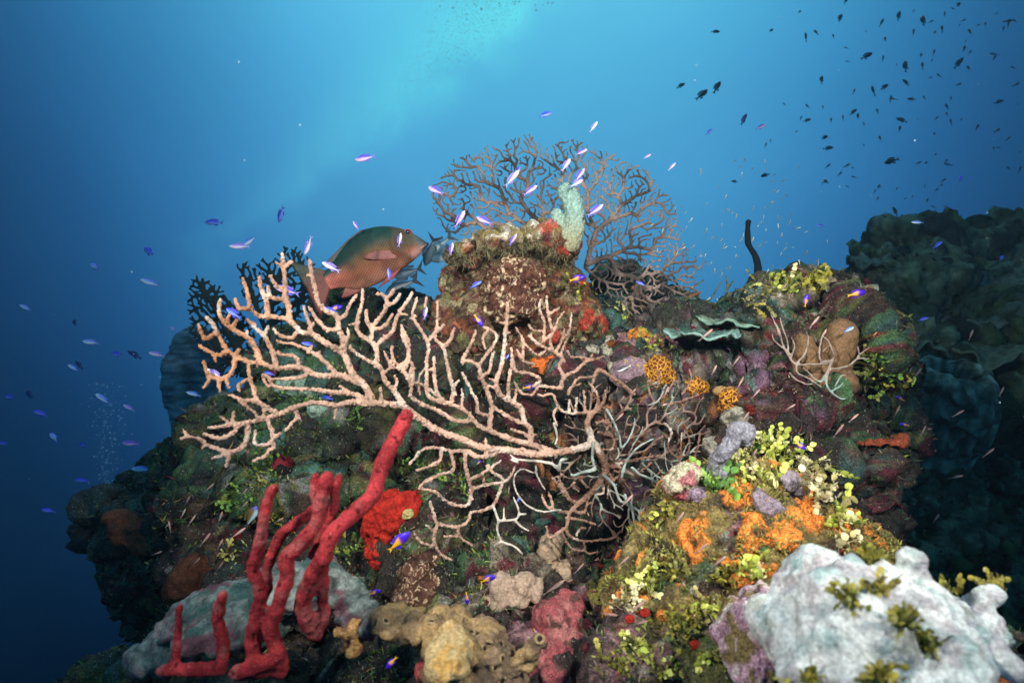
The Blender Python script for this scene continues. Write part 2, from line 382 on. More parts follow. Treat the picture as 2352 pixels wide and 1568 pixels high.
head = [B(1730, 1320, .98, .21, .18, .14), B(1660, 1180, 1.0, .10, .12, .07), B(1790, 1160, 1.02, .09, .1, .06), B(1560, 1420, .93, .12, .14, .10), B(1900, 1330, 1.0, .13, .14, .11)]
VH, QH, nH = fuse(head, .005, 8)
colH = reef_cols(VH)[0]; px = PX(VH)
VH = VH + nH * (.022 * fbm(VH * 9, 3))[:, None]; nH = normals(VH, QH)
om = sstep(.0, .10, fbm(VH * 26 + 3, 4) + .55 * np.exp(-((px[:, 0] - 1690) / 130) ** 2 - ((px[:, 1] - 1240) / 75) ** 2) + .35 * np.exp(-((px[:, 0] - 1870) / 80) ** 2 - ((px[:, 1] - 1210) / 60) ** 2) - .38)
ol = np.array((.17, .13, .045)) * (1 + .5 * fbm(VH * 60, 3))[:, None] * np.where(noise(VH * 22) > .1, 1.3, .9)[:, None]
t = sstep(.1, .5, noise(VH * 18 + 50) + .5); colH = colH * (1 - t[:, None]) + ol * t[:, None]
colH = mixc(colH, (.78, .25, .045), om); colH = np.clip(colH, .01, 1)
VH = VH + nH * (.007 * om + .012 * ridged(VH * 16, 2) + .006 * fbm(VH * 60, 3) + .0025 * fbm(VH * 150, 2))[:, None]
tag(obj('coral_mound', VH, QH, M_REEF, colH), 'low coral head crusted with bright orange sponge and olive turf, behind the pale sponge', 'coral head')

pin = [B(1185, 565, 1.50, .135, .12, .030, 4), B(1085, 578, 1.46, .065, .07, .020, 10), B(1255, 556, 1.5, .080, .1, .036), B(1185, 650, 1.54, .085, .09, .12), B(1062, 650, 1.56, .034, .05, .034), B(1090, 690, 1.57, .06, .07, .05), B(1120, 630, 1.55, .06, .07, .06), B(1075, 745, 1.53, .085, .09, .075),
       B(1250, 640, 1.57, .075, .07, .09), B(1290, 690, 1.6, .06, .08, .09), B(1190, 790, 1.64, .12, .1, .1), B(1310, 740, 1.62, .09, .1, .09), B(1050, 775, 1.55, .07, .07, .05)]
VP, QP, nP = fuse(pin, .0045, 6)
VP = VP + nP * (.03 * fbm(VP * 9, 3))[:, None]; nP = normals(VP, QP); px = PX(VP)
PAL2 = np.array([(.06, .045, .03), (.16, .11, .06), (.22, .07, .035), (.30, .26, .14), (.13, .13, .05), (.10, .03, .03), (.20, .07, .03)])
q = VP / .016; q = q + .6 * np.stack([noise(q + 9), noise(q + 31), noise(q + 57)], 1)
f1, f2, cid, cc = worley(q, 4); cP = PAL2[(rnd01(cid, 1) * len(PAL2)).astype(int).clip(0, 6)] * (.6 + .8 * rnd01(cid, 2))[:, None]
top = sstep(575, 545, px[:, 1] + 14 * noise(VP * 30)) * sstep(.0, .3, nP[:, 2] + .1)
cP = mixc(cP, (.34, .27, .10), top * .7); cP = mixc(cP, (.62, .56, .46), sstep(.02, .2, fbm(VP * 40, 3)) * top)
bd = np.exp(-((px[:, 0] - 1185) / 85) ** 2 - ((px[:, 1] - 680) / 80) ** 2); cP = mixc(cP, (.11, .048, .032), np.clip(bd * 1.3, 0, .85)); cP = mixc(cP, (.45, .34, .2), bd * sstep(.3, .42, noise(VP * 75)) * .9)
rs = sstep(.12, .2, noise(VP * 24 + 8)) * sstep(1230, 1260, px[:, 0]) * .8; cP = mixc(cP, (.45, .05, .03), rs)
VP = VP + nP * (.012 * ridged(VP * 18, 3) + .007 * fbm(VP * 50, 3) + .003 * fbm(VP * 140, 2))[:, None]
tag(obj('coral_pinnacle', VP, QP, M_REEF, cP), 'crusty brown rock pinnacle with a jutting flat top under the tall brown sea fan', 'rock')

# the far reef wall at the right, beyond the reach of the flash
far = [B(2330, 1080, 3.5, .75, .5, .85), B(2100, 700, 3.3, .26, .3, .30), B(2010, 640, 3.2, .13, .2, .12, 30), B(2060, 560, 3.35, .13, .15, .10), B(2280, 640, 3.6, .35, .3, .24), B(2420, 640, 3.7, .26, .3, .30), B(2370, 540, 3.6, .10, .12, .10),
       B(1960, 580, 3.2, .085, .1, .055, 15), B(1935, 610, 3.15, .05, .08, .04), B(2130, 560, 3.3, .08, .1, .07), B(2080, 900, 3.2, .3, .3, .3), B(2230, 580, 3.4, .09, .1, .06), B(2300, 520, 3.6, .09, .1, .08), B(2000, 1250, 3.0, .45, .4, .5), B(2350, 1400, 2.6, .5, .4, .4), B(2240, 610, 3.4, .12, .14, .12), B(2060, 640, 3.0, .16, .16, .12), B(2170, 720, 2.9, .14, .14, .12), B(2300, 760, 2.9, .16, .16, .14), B(2060, 800, 2.8, .12, .14, .16), B(2330, 900, 2.7, .16, .16, .16)]
VF, QF, nF = fuse(far, .012, 5); VF = VF + np.array((.09, 0, -.05))
VF = VF + nF * (.10 * fbm(VF * 3.2, 4) + .07 * ridged(VF * 7, 4) - .09 * sstep(.1, .4, noise(VF * 6 + 5)))[:, None]; nF = normals(VF, QF)
f1, f2, cid, cc = worley(VF / .13 + .4 * np.stack([noise(VF * 9 + k) for k in (1, 20, 40)], 1), 9)
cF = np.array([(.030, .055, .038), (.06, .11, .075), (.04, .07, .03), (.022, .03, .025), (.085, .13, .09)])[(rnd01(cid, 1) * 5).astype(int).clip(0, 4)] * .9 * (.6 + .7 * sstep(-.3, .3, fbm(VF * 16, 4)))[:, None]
VF = VF + nF * (.045 * sstep(.5, .0, f1) + .020 * fbm(VF * 22, 4))[:, None]
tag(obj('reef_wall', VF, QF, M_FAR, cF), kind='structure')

# ---- what a view ray meets first
_bv = []
for V_, Q_ in ((VR, QR), (VH, QH), (VP, QP)): _bv.append(BVHTree.FromPolygons(V_.tolist(), Q_.tolist()))
def hit(x, y, trees=None, default=1.4):
    d = Vector(P(x, y, 1.)).normalized(); best = None
    for t in (trees or _bv):
        loc, n, i, dist = t.ray_cast(Vector((0, 0, 0)), d)
        if loc is not None and (best is None or dist < best[2]): best = (loc, n, dist)
    if best is None: p = P(x, y, default); return p, np.array((0, -.8, .6))
    n = best[1]
    if n.dot(d) > 0: n = -n
    return np.array(best[0]), np.array(n)

# ------------------------------------------------------------------ small growth nobody could count
def blades(name, bases, nrm, h, w, cols, bend=.6, m=None):
    n = len(bases); a = RNG.normal(size=(n, 3)); a -= (a * nrm).sum(1)[:, None] * nrm; a /= np.linalg.norm(a, axis=1)[:, None]
    b = np.cross(nrm, a); h = h[:, None]; w = w[:, None]
    be = RNG.normal(size=(n, 3)) * bend; d = nrm + .35 * be; e = nrm + be + np.array((0, 0, .25))
    V = np.stack([bases - nrm * .002 - a * w, bases - nrm * .002 + a * w, bases + d * h * .55 - a * w * .9 + b * w * .3, bases + d * h * .55 + a * w * .9 + b * w * .3, bases + e * h], 1).reshape(-1, 3)
    k = np.arange(n)[:, None] * 5
    cc = np.repeat(cols, 5, 0) * np.tile(np.array([.8, .8, 1, 1, 1.25]), n)[:, None]
    o = obj(name, V, [k + np.array([0, 1, 3, 2]), k + np.array([2, 3, 4])], m or M_TURF, np.clip(cc, 0, 1), origin=np.zeros(3))
    return tag(o, kind='stuff')
M_TURF = mat('turf', var=None, rough=.6, spec=.3)
def sample(V, Q, Nn, n, fn=None):
    c = V[Q].mean(1); nn = Nn[Q].mean(1); nn /= np.linalg.norm(nn, axis=1)[:, None] + 1e-9
    view = -c / np.linalg.norm(c, axis=1)[:, None]; x = PX(c)
    w = ((nn * view).sum(1) > -.1) * (x[:, 0] > -100) * (x[:, 0] < 2450) * (x[:, 1] > 350) * (x[:, 1] < 1650) / c[:, 1] ** 1.0
    if fn is not None: w = w * fn(c, nn, x)
    i = RNG.choice(len(Q), n, p=w / w.sum()); u = RNG.random((n, 2))[:, :, None]; q = V[Q[i]]
    return (q[:, 0] * (1 - u[:, 0]) + q[:, 1] * u[:, 0]) * (1 - u[:, 1]) + (q[:, 3] * (1 - u[:, 0]) + q[:, 2] * u[:, 0]) * u[:, 1], nn[i], x[i]
greens = np.array([(.10, .20, .05), (.16, .20, .04), (.05, .13, .05), (.24, .28, .06), (.06, .12, .08)])
fn = lambda c, n, x: (sstep(-.05, .2, fbm(c * 9 + 3, 3)) + .05) * np.where(x[:, 0] < 1350, np.where(x[:, 1] > 820, 1.4, .8), .7) * (.4 + sstep(-.2, .5, n[:, 2]))
b_, n_, x_ = sample(VR, QR, NR, 60000, fn)
blades('algae_turf', b_, n_, RNG.uniform(.002, .0065, 60000), RNG.uniform(.0009, .0024, 60000), greens[RNG.integers(0, 5, 60000)] * RNG.uniform(.4, 1.2, (60000, 1)), 1.0)
rest = np.array([(.30, .26, .18), (.14, .10, .06), (.30, .05, .05), (.20, .13, .18), (.36, .33, .25), (.10, .09, .06), (.38, .20, .08)])
b_, n_, x_ = sample(VR, QR, NR, 26000, lambda c, n, x: sstep(-.1, .3, fbm(c * 12 + 30, 3)) + .1)
blades('turf_fuzz', b_, n_, RNG.uniform(.003, .010, 26000), RNG.uniform(.0007, .002, 26000), rest[RNG.integers(0, 7, 26000)] * RNG.uniform(.5, 1.2, (26000, 1)), .8)
b_, n_, x_ = sample(VP, QP, nP, 7000, lambda c, n, x: (np.exp(-((x[:, 1] - 580) / 42) ** 2) + .12) * np.where(n[:, 2] > .35, .35, 1) * (.15 + sstep(-.1, .3, fbm(c * 16, 2))))
tan = np.array([(.30, .26, .14), (.38, .33, .20), (.2, .18, .09), (.25, .25, .13)])
blades('hydroid_fuzz', b_, n_ + np.array((0, 0, -.2)), RNG.uniform(.003, .009, 7000), RNG.uniform(.0003, .0008, 7000), tan[RNG.integers(0, 4, 7000)] * RNG.uniform(.4, 1.1, (7000, 1)), 1.4)
b_, n_, x_ = sample(VH, QH, nH, 9000, lambda c, n, x: sstep(-.1, .3, fbm(c * 14 + 3, 3)) * (x[:, 1] > 1000))
oy = np.array([(.20, .18, .04), (.30, .30, .06), (.13, .11, .04), (.38, .38, .10), (.24, .17, .06)])
blades('olive_turf', b_, n_, RNG.uniform(.002, .006, 9000), RNG.uniform(.001, .003, 9000), oy[RNG.integers(0, 5, 9000)] * RNG.uniform(.5, 1.3, (9000, 1)), .8)
b_, n_, x_ = sample(VF, QF, normals(VF, QF), 5000, lambda c, n, x: sstep(-.1, .3, fbm(c * 5, 3)) + .05)
blades('far_weed', b_, n_, RNG.uniform(.006, .018, 5000), RNG.uniform(.004, .012, 5000), np.array([(.03, .055, .045), (.05, .08, .06), (.02, .03, .03)])[RNG.integers(0, 3, 5000)], 1.0)
# crusts, knobs and small sponges all over the rock
def nodules(name, n, V, Q, Nn, rmin, rmax, pal, fn=None, s=2, m=None):
    b, nn, x = sample(V, Q, Nn, n, fn); v, f = ICO[s]; r = rmin + (rmax - rmin) * RNG.random(n) ** 2.5
    st = RNG.uniform(.55, 1.3, (n, 1, 3)) * r[:, None, None]
    VV = v[None] * st; VV = (VV + b[:, None, :]).reshape(-1, 3)
    VV = VV + np.repeat(r, len(v))[:, None] * .55 * np.stack([noise(VV * .9 / rmax), noise(VV * .9 / rmax + 33), noise(VV * .9 / rmax + 71)], 1) * 1.4
    ff = (f[None] + (np.arange(n) * len(v))[:, None, None]).reshape(-1, 3)
    c = np.repeat(pal[RNG.integers(0, len(pal), n)] * RNG.uniform(.5, 1.2, (n, 1)), len(v), 0)
    return tag(obj(name, VV, ff, m or M_REEF, c, origin=np.zeros(3)), kind='stuff')
palN = np.array([PAL[k] for k in ('maroon', 'orange', 'pink', 'purple', 'tan', 'grey', 'olive', 'cream', 'brown', 'brown', 'dk', 'green', 'maroon', 'red')])
nodules('encrusting_growth', 1500, VR, QR, NR, .003, .017, palN * .5)
nodules('far_growth', 420, VF, QF, normals(VF, QF), .015, .075, np.array([(.02, .035, .028), (.035, .06, .05), (.025, .035, .02)]), m=M_FAR)
# ------------------------------------------------------------------ sea fans
M_FAN = mat('fan_skin', var=(150, .6, 1.35), bump=((300, .004), (900, .0015)), rough=.8, spec=.2, sss=.0)
T2 = """
1180,1142 1080,1130 980,1148 900,1135 830,1138 740,1165 660,1200 560,1230 450,1255 410,1300 340,1335 250,1310;19,13
450,1255 410,1250 350,1265 275,1275;14,11
370,1262 375,1240 345,1215;11,10
412,1255 405,1230 415,1185;12,11
490,1250 490,1300 480,1350 450,1390 390,1412 330,1395 260,1370 230,1340 160,1325 118,1337;16,12
152,1324 133,1288;12,10
385,1410 382,1450 372,1488;15,11
385,1412 350,1430 290,1445;13,11
243,1348 241,1395;11,7
605,1225 612,1260 630,1310 620,1355 590,1370 540,1370 528,1340 536,1290;13,11
628,1330 650,1320 678,1305;13,10
625,1350 640,1382 610,1400 590,1430 525,1460;13,10
755,1168 768,1212 740,1245 700,1292;13,10
765,1215 788,1228;11,9
985,1150 980,1222;13,10
655,1190 600,1165 545,1120 525,1060 503,990 495,930;15,12
545,1128 460,1118 385,1090;13,10
440,1062 445,1030 490,1003 510,1000;12,11
455,1130 490,1160 530,1190 555,1222;12,10
578,1225 580,1160 548,1115;12,11
1190,1130 1170,1080 1130,1020 1090,990 1060,930 1035,870 1000,840 930,800 850,750 790,740 750,695 700,665 640,655 560,650 520,620 500,580 490,520 465,440;21,13
725,670 720,600 700,530 700,440 690,370 685,300;17,13
690,378 715,362 740,345;14,12
686,372 665,360 645,345;13,9
712,550 670,555 620,540 605,492;14,12
705,505 655,480 635,455 620,425;14,11
602,655 595,560 570,510 555,435;16,13
515,610 500,605 445,605 430,580 420,555;14,11
768,740 740,768 700,768 660,750 638,722;13,11
850,755 838,700 825,660 805,600;15,11
845,730 862,685;10,8
1030,865 1040,800 1055,760 1050,720;13,10
1120,1025 1060,1000 990,980 930,985 860,975 810,945 740,935 640,940 560,910 500,905 420,870 370,830 330,760 300,700 262,660;19,13
990,975 950,930 880,870 830,835 800,825 770,815;15,12
830,850 850,818;11,10
900,890 895,848;12,10
770,815 740,802 690,800 655,785;11,9
655,935 630,850 590,770 540,720 490,670;16,13
585,760 605,705;14,11
565,912 540,840 490,770 400,720 350,670 330,620 338,558;17,13
400,722 430,668;14,12
375,690 385,650 400,630;13,11
480,765 490,735;12,10
318,742 280,765 248,772 230,740 215,698;15,12
370,855 310,865 220,815;15,11
302,862 312,905;12,10
425,870 410,940 380,990 330,1000 285,985 262,960 245,905;15,12
320,995 340,1072;12,10
275,980 270,1015 245,1048;13,11
365,990 388,1048;13,10
418,872 445,838;14,12
830,965 800,990 730,1000 620,1003;14,11
620,1003 590,980 575,985 590,1020 610,1045;11,10
780,940 770,890 740,870 690,870 660,850;14,12
1185,1130 1130,1110 1080,1085 960,1075 860,1060 740,1055 650,1047 610,1000;17,11
1065,1085 1040,1060 1008,1042;13,10
1242,1140 1236,1055;13,11
1370,1165 1340,1110 1300,1055 1260,1010 1240,950 1210,920 1130,880 1070,830 1068,815;17,11
1212,925 1215,860 1205,820 1180,790 1130,760 1105,720 1110,650 1130,580 1135,500;16,11
1112,690 1060,700;11,9
1205,822 1250,780 1300,740 1320,680 1345,620 1400,545 1412,520;14,11
1340,638 1386,640;9,7
1025,860 1025,780 1000,720 990,650 935,625 890,580 870,500 850,420 840,340;17,14
850,420 822,424;12,8
1000,668 1040,640 1060,590 1100,530;13,10
1002,725 930,720 890,680 835,603;14,11
1180,785 1188,730 1160,680 1153,620;13,12
1190,705 1230,660 1262,610 1268,560 1250,535 1218,525;14,13
1265,550 1290,530 1312,500;13,12
1265,590 1310,575 1345,530;12,12
1192,725 1250,710 1300,645;12,11
1302,1055 1328,1025 1315,985;12,10
1735,1230 1700,1240 1640,1230 1560,1180 1480,1150 1420,1112 1400,1085 1412,1040 1385,990 1360,950 1310,900 1298,860 1300,820;14,11
1410,1040 1420,970 1415,910;12,10
1360,950 1395,900 1385,830 1360,770 1352,720;12,10
1300,935 1275,890 1255,850;11,9
1290,932 1335,945;10,8
1248,975 1290,940;11,9
"""
T4 = """
0,690 80,755 200,835 330,885 450,935 580,950 700,965 800,975 890,962 1000,942 1075,920;21,24
-170,690 -90,690 0,700;19,21
840,955 740,920 620,890 510,845 440,815 400,765 350,720 270,690 200,640 130,590 80,570;18,11
285,690 300,630 290,580 270,500 260,440 240,370 208,345 198,300 245,252;13,11
240,372 278,340 305,270;13,11
505,840 505,780 512,700 480,600 450,540 440,480 380,450 345,458 380,390 405,340 425,285;15,11
445,545 500,510 510,450 528,400;12,10
440,480 480,420 520,370 542,320 520,285 468,265;11,10
490,285 465,330 480,385;10,9
515,765 440,740 430,680 400,620 370,560 350,520;12,10
255,690 160,650 150,560 150,450 160,380 130,300 90,240 70,190 95,100;13,10
150,350 200,280 210,190 210,120;11,9
140,150 150,95;10,9
90,200 60,215;9,8
240,690 200,600 190,500 190,430;12,11
195,500 168,500;10,8
295,600 330,560;11,9
345,720 350,660 345,610;10,8
735,890 730,830 700,800 680,720 640,690 560,640 540,570 570,470 580,400 590,300 600,200 600,130;16,13
590,242 555,234;10,7
585,300 612,292;10,8
605,665 610,560 625,470 625,380;12,10
640,690 650,610;11,9
545,570 500,552;10,9
555,610 520,600 490,590;10,9
690,805 600,760 510,700;14,11
730,890 700,860 620,835;12,10
0,480 45,440 50,350 20,280 10,250;11,10
60,590 50,540 70,470;10,9
110,640 105,560 130,500;9,8
1090,735 1000,745 930,740 885,705 855,640 800,650 770,640;10,9
985,738 990,660;9,8
1035,740 1030,620;9,8
945,738 950,670;9,8
885,705 860,750 880,815;9,8
900,600 920,540 980,510 1040,460 1140,428;13,9
920,545 890,480 910,440 860,400 780,360 720,310;11,9
860,400 840,330 855,290 830,190 820,90;10,9
800,345 810,250 780,150 790,110;10,9
800,340 860,290 885,220 918,180;10,8
835,190 890,158;9,8
880,390 910,330 950,280 960,185;10,8
910,335 920,270;9,8
780,365 740,330 735,300;9,8
920,460 905,410 935,330;9,8
750,472 690,450 655,390;10,9
690,445 685,330 650,268;9,8
750,592 785,560 720,520 650,510 630,440;11,10
770,600 740,640 680,630 640,570;10,9
900,605 850,600 770,590;11,10
1080,570 1110,500 1180,540 1240,580 1310,640;10,13
960,600 1000,550 1080,540 1120,500;10,8
940,640 960,600 1010,580;9,8
1080,920 1060,850 1050,790 1090,735 1140,680 1150,620;24,9
1090,735 1110,660 1080,600 1060,575;10,8
810,400 770,420 700,360;9,8
1010,430 1060,440 1075,420;8,8
940,400 960,430 1010,430;8,8
720,250 745,280 800,285;8,8
1070,900 1110,960 1150,1040 1135,1100 1090,1170 1000,1250 950,1300 930,1390;26,11
1000,1250 940,1220 900,1160 855,1105;10,9
950,1220 900,1130 885,1100;9,8
950,1300 870,1290 820,1260 795,1205;10,9
855,1285 850,1240 830,1185;9,8
960,1290 1030,1300 1050,1235;9,9
930,1330 1030,1345 1095,1368;9,8
925,1385 840,1440 820,1380;10,9
930,1395 950,1430 1030,1460 1160,1450 1200,1440 1242,1402;9,8
990,1425 1010,1390 1035,1388;8,8
1030,1460 1030,1510 960,1500 905,1408;8,8
1030,1510 1060,1530 1108,1522;8,7
1135,1150 1140,1190 1100,1200;8,7
1100,1040 1040,1090 980,1110 920,1100 900,1080;9,8
1000,1100 1040,1150 1060,1160;8,7
980,1130 960,1150 1000,1180;8,7
1140,1060 1180,1100 1170,1160 1160,1220;9,8
1120,1140 1180,1130 1230,1090;9,8
530,975 450,990 390,962 360,955 290,955 220,940 170,935 120,955 55,1027;13,10
230,955 222,1010 170,1040 95,1065;12,10
285,958 300,1060 220,1090 140,1130 105,1165;12,11
362,965 370,1060 395,1150 398,1200 375,1260 280,1250 200,1190 110,1165;12,10
390,1115 480,1070 562,1010;11,9
395,1172 480,1145 580,1130 625,1090 642,1045;11,9
380,960 430,992 530,970 575,945;11,11
480,985 480,890;11,10
470,1140 470,1110;9,8
490,1040 520,1080 572,1110 560,1180 520,1260 460,1290 400,1300 380,1350 320,1380 210,1360 190,1310 168,1238;10,11
210,1362 190,1450 215,1520 290,1568;11,9
195,1490 120,1470 82,1420;10,9
180,1400 145,1370;9,8
320,1380 340,1440 400,1482;10,9
330,1432 250,1435;9,8
1150,1040 1230,1050 1300,1090 1370,1095;11,8
1100,800 1150,790 1200,840 1240,850;9,8
1110,850 1190,880 1190,940 1120,950;9,8
1160,700 1150,760 1180,810 1150,800;8,8
1170,1040 1260,1020 1340,1000 1460,980;9,8
1200,1070 1310,1080 1360,1060 1410,1020;8,7
1440,1090 1470,1060;7,6
1480,800 1520,850 1500,930 1550,990 1610,970 1620,900 1600,830;8,7
1550,990 1580,1040;7,6
1570,980 1580,850;7,6
1650,980 1640,1020;7,6
1680,860 1660,960 1640,1010;7,6
1300,800 1340,830 1290,880;8,7
1260,880 1330,880 1400,840;8,7
1400,640 1390,560 1440,600 1450,500;7,6
1500,620 1540,560 1560,600;7,6
1580,640 1630,560 1620,500;7,6
1470,700 1560,680 1680,640;7,6
"""
TD = """
890,1060 860,1035 820,1020 720,1010 650,1000 618,978;12,8
760,1040 770,1100 812,1172;9,7
660,1020 640,1015 615,1005;8,7
890,1062 900,1010 935,1000;13,11
1090,1060 1030,1075 965,1095 960,1085;13,10
900,1285 800,1295 720,1265 660,1200 638,1130 650,1080 690,1058 745,1078;8,8
520,1260 548,1340 545,1400 570,1460 640,1490 685,1532;10,9
550,1348 640,1340 665,1310 655,1260 635,1215;10,8
640,1340 680,1380 722,1402;10,8
665,1310 705,1308;9,8
575,1465 525,1482;9,8
582,1345 582,1272;9,8
1140,1090 1200,1150 1230,1230 1290,1270 1310,1350 1300,1440;12,8
1260,1200 1280,1260 1340,1300 1340,1445;10,9
1335,1330 1420,1280 1425,1250;9,7
1340,1395 1410,1400 1450,1370;8,7
1345,1300 1385,1258;8,7
1350,1440 1390,1425 1435,1430;8,7
1300,1050 1350,1090 1400,1110 1490,1165;10,9
1400,1110 1440,1090;7,6
1240,1100 1270,1010 1340,930 1420,888;10,8
1220,940 1225,980 1205,1005;8,7
1155,720 1200,800 1230,880 1240,940 1280,890 1310,820 1315,775;9,8
1080,910 1078,1000 1095,1060;10,11
1300,930 1350,850 1360,820;7,6
860,800 880,870 870,920;9,9
1390,700 1440,680 1480,620;7,6
1470,1190 1500,1260 1490,1230;7,6
1480,900 1490,1030 1510,1080;6,6
-165,1230 -120,1225 -60,1180 0,1150;1,1
-200,1010 -150,1060 -230,1110;1,1
"""
def parse(txt, cv, k):
    o = []
    for ln in txt.strip().split('\n'):
        a, r = ln.split(';'); r = [float(v) for v in r.split(',')]
        if r[0] <= 1: continue
        o.append((np.array([cv([float(v) for v in q.split(',')]) for q in a.split()]), r[0] * k, r[1] * k))
    return o
def fan_depth(x, y):
    d = 1.13 + (x - 1370) * .00022 * (x < 1370) + (x - 1370) * .00012 * (x >= 1370) - (y - 1030) * .00012
    q = np.stack([x / 170., y / 170., 0 * x + 3.3], -1)
    return d + .030 * noise(q) + .012 * noise(q * 3 + 11)
def fan_tubes(lines, depth, kr, seg=8, step=4.):
    o = []
    for pts, r0, r1 in lines:
        c = catmull(pts, step); x, y = c[:, 0], c[:, 1]; s = np.linspace(0, 1, len(c))
        q = np.stack([x / 9, y / 9, 0 * x], 1); x = x + 1.0 * noise(q * .6 + 3); y = y + 1.0 * noise(q * .6 + 9)
        d = depth(x, y); p = np.stack([(x - 1176) / F * d, d, (784 - y) / F * d], 1)
        r = (r0 + (r1 * .86 - r0) * s) * d / F * kr * (1 + .16 * noise(q * .9 + 40))
        o.append(tube(p, r, seg))
        L_ = len(c)
        for k in range(int(L_ * step / 55)):       # short budding stubs
            i = RNG.integers(1, L_ - 1); a = RNG.normal(size=3) * (1, .6, 1); a /= np.linalg.norm(a)
            o.append(tube(np.array([p[i], p[i] + a * r[i] * 1.55]), [r[i] * .75, r[i] * .5], 6))
    return o
KV = .91875 / 2.24
live = parse(T2, C2, KV) + parse(T4, C4, KV)
V, Q, n = fuse(fan_tubes(live, fan_depth, .97), .0016, 2)
x = PX(V)
V = V + n * (.0020 * noise(V * 210) + .0016 * noise(V * 380))[:, None]
c = np.tile(np.array((.57, .37, .275)), (len(V), 1))
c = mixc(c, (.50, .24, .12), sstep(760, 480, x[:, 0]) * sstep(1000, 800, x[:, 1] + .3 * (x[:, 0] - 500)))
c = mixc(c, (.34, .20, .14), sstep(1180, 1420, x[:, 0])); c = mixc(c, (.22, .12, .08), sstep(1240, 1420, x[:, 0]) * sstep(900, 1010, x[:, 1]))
c = c * (.78 + .4 * sstep(-.3, .3, noise(V * 30)))[:, None]; c = mixc(c, (.75, .66, .56), .6 * sstep(.25, .45, noise(V * 22 + 70)))
c = c * (1 - .5 * sstep(.3, .5, noise(V * 170)))[:, None]
fan_o = np.array(P(1395, 1060, 1.16))
fan = empty('sea_fan', fan_o); tag(fan, 'large pink-tan sea fan with thick knobbly branches spreading in front of the reef', 'sea fan')
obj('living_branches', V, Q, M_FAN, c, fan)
V, Q, n = fuse(fan_tubes(parse(TD, C4, KV), lambda x, y: fan_depth(x, y) - .012, .95), .0021, 2); x = PX(V)
c = np.tile(np.array((.72, .66, .55)), (len(V), 1)); c = mixc(c, (.36, .43, .39), sstep(1230, 1330, x[:, 0])); c = c * (.55 + .5 * sstep(-.3, .2, noise(V * 60)))[:, None]
obj('dead_branches', V, Q, M_FAN, c, fan)['label'] = 'bare whitish dead branches overgrown with pale teal algae'
V, Fc = tube(np.array([P(1400, 1000, 1.16), P(1410, 1080, 1.19), P(1420, 1150, 1.26), P(1425, 1200, 1.40)]), [.012, .016, .02, .03], 10)
obj('holdfast', V, Fc, M_FAN, np.tile((.16, .10, .07), (len(V), 1)), fan)

def in_poly(p, poly):
    x, y = p[:, 0], p[:, 1]; c = np.zeros(len(p), bool); j = len(poly) - 1
    for i in range(len(poly)):
        xi, yi = poly[i]; xj, yj = poly[j]
        c ^= ((yi > y) != (yj > y)) & (x < (xj - xi) * (y - yi) / (yj - yi + 1e-9) + xi); j = i
    return c
def grow(poly, stems, gap, step, rng, iters=700, up=.25):
    """tips walk outwards, wander, fork in two and keep clear of their neighbours inside an outline"""
    poly = np.array(poly, float); pos, par, kids = [], [], []; tips = []
    root = np.array(stems[0][0], float)
    for st in stems:
        c = catmull(np.array(st, float), step); b = len(pos)
        if b:
            d0 = np.linalg.norm(np.array(pos) - c[0], axis=1); j0 = int(d0.argmin())
        for k, q in enumerate(c):
            first = (j0 if b and d0[j0] < gap else -1)
            if k == 0 and first >= 0: kids[first] += 1
            pos.append(q); par.append(b + k - 1 if k else first); kids.append(1)
        kids[-1] = 0; h = c[-1] - c[-2]; tips.append([len(pos) - 1, h / np.linalg.norm(h), 0, 0.])
    def clear(q, me, rad):
        A = np.array(pos); d = np.linalg.norm(A - q, axis=1); front, seen = [me], {me}
        for _ in range(int(gap / step * 1.1) + 2):      # kin a few steps away along the branches do not count
            nf = []
            for c_ in front:
                for o_ in ([par[c_]] if par[c_] >= 0 else []) + ch_[c_]:
                    if o_ not in seen: seen.add(o_); nf.append(o_)
            front = nf
        d[list(seen)] = 1e9
        j = d.argmin(); return d[j], A[j]
    ch_ = [[] for _ in pos]
    for i, p_ in enumerate(par):
        if p_ >= 0: ch_[p_].append(i)
    for it in range(iters):
        new = []
        for t in tips:
            i, h, age, w = t
            w = w * .8 + rng.normal() * .12; out_ = pos[i] - root; out_ /= np.linalg.norm(out_) + 1e-9
            d, q = clear(pos[i], i, gap); rep = (pos[i] - q) / (d + 1e-9) * max(0, 1 - d / (gap * 1.25)) * .9
            h2 = h + .14 * out_ + rep * .6 + w * np.array((-h[1], h[0])) + np.array((0, -up * .3)); h2 /= np.linalg.norm(h2)
            p_ = pos[i] + h2 * step; d, q = clear(p_, i, gap)
            if d < gap * .58 or not in_poly(p_[None], poly)[0]: continue
            pos.append(p_); par.append(i); kids.append(0); kids[i] += 1; k = len(pos) - 1; ch_.append([]); ch_[i].append(k)
            if age > gap * 1.25 / step and rng.random() < .32:
                for sg in (1, -1):
                    a = sg * rng.uniform(.3, .75); ca, sa = math.cos(a), math.sin(a)
                    new.append([k, np.array((h2[0] * ca - h2[1] * sa, h2[0] * sa + h2[1] * ca)), 0, 0.])
            else: new.append([k, h2, age + 1, w])
        for _ in range(14):      # side branches into open room
            i = int(rng.integers(0, len(pos)))
            if kids[i] != 1 or par[i] < 0: continue
            h = pos[i] - pos[par[i]]; h /= np.linalg.norm(h) + 1e-9; a = rng.choice((-1, 1)) * rng.uniform(.7, 1.15); ca, sa = math.cos(a), math.sin(a)
            h2 = np.array((h[0] * ca - h[1] * sa, h[0] * sa + h[1] * ca)); q = pos[i] + h2 * gap * .95
            if in_poly(q[None], poly)[0] and np.linalg.norm(np.array(pos) - q, axis=1).min() > gap * .72: new.append([i, h2, 0, 0.])
        tips = new
    return np.array(pos), np.array(par)
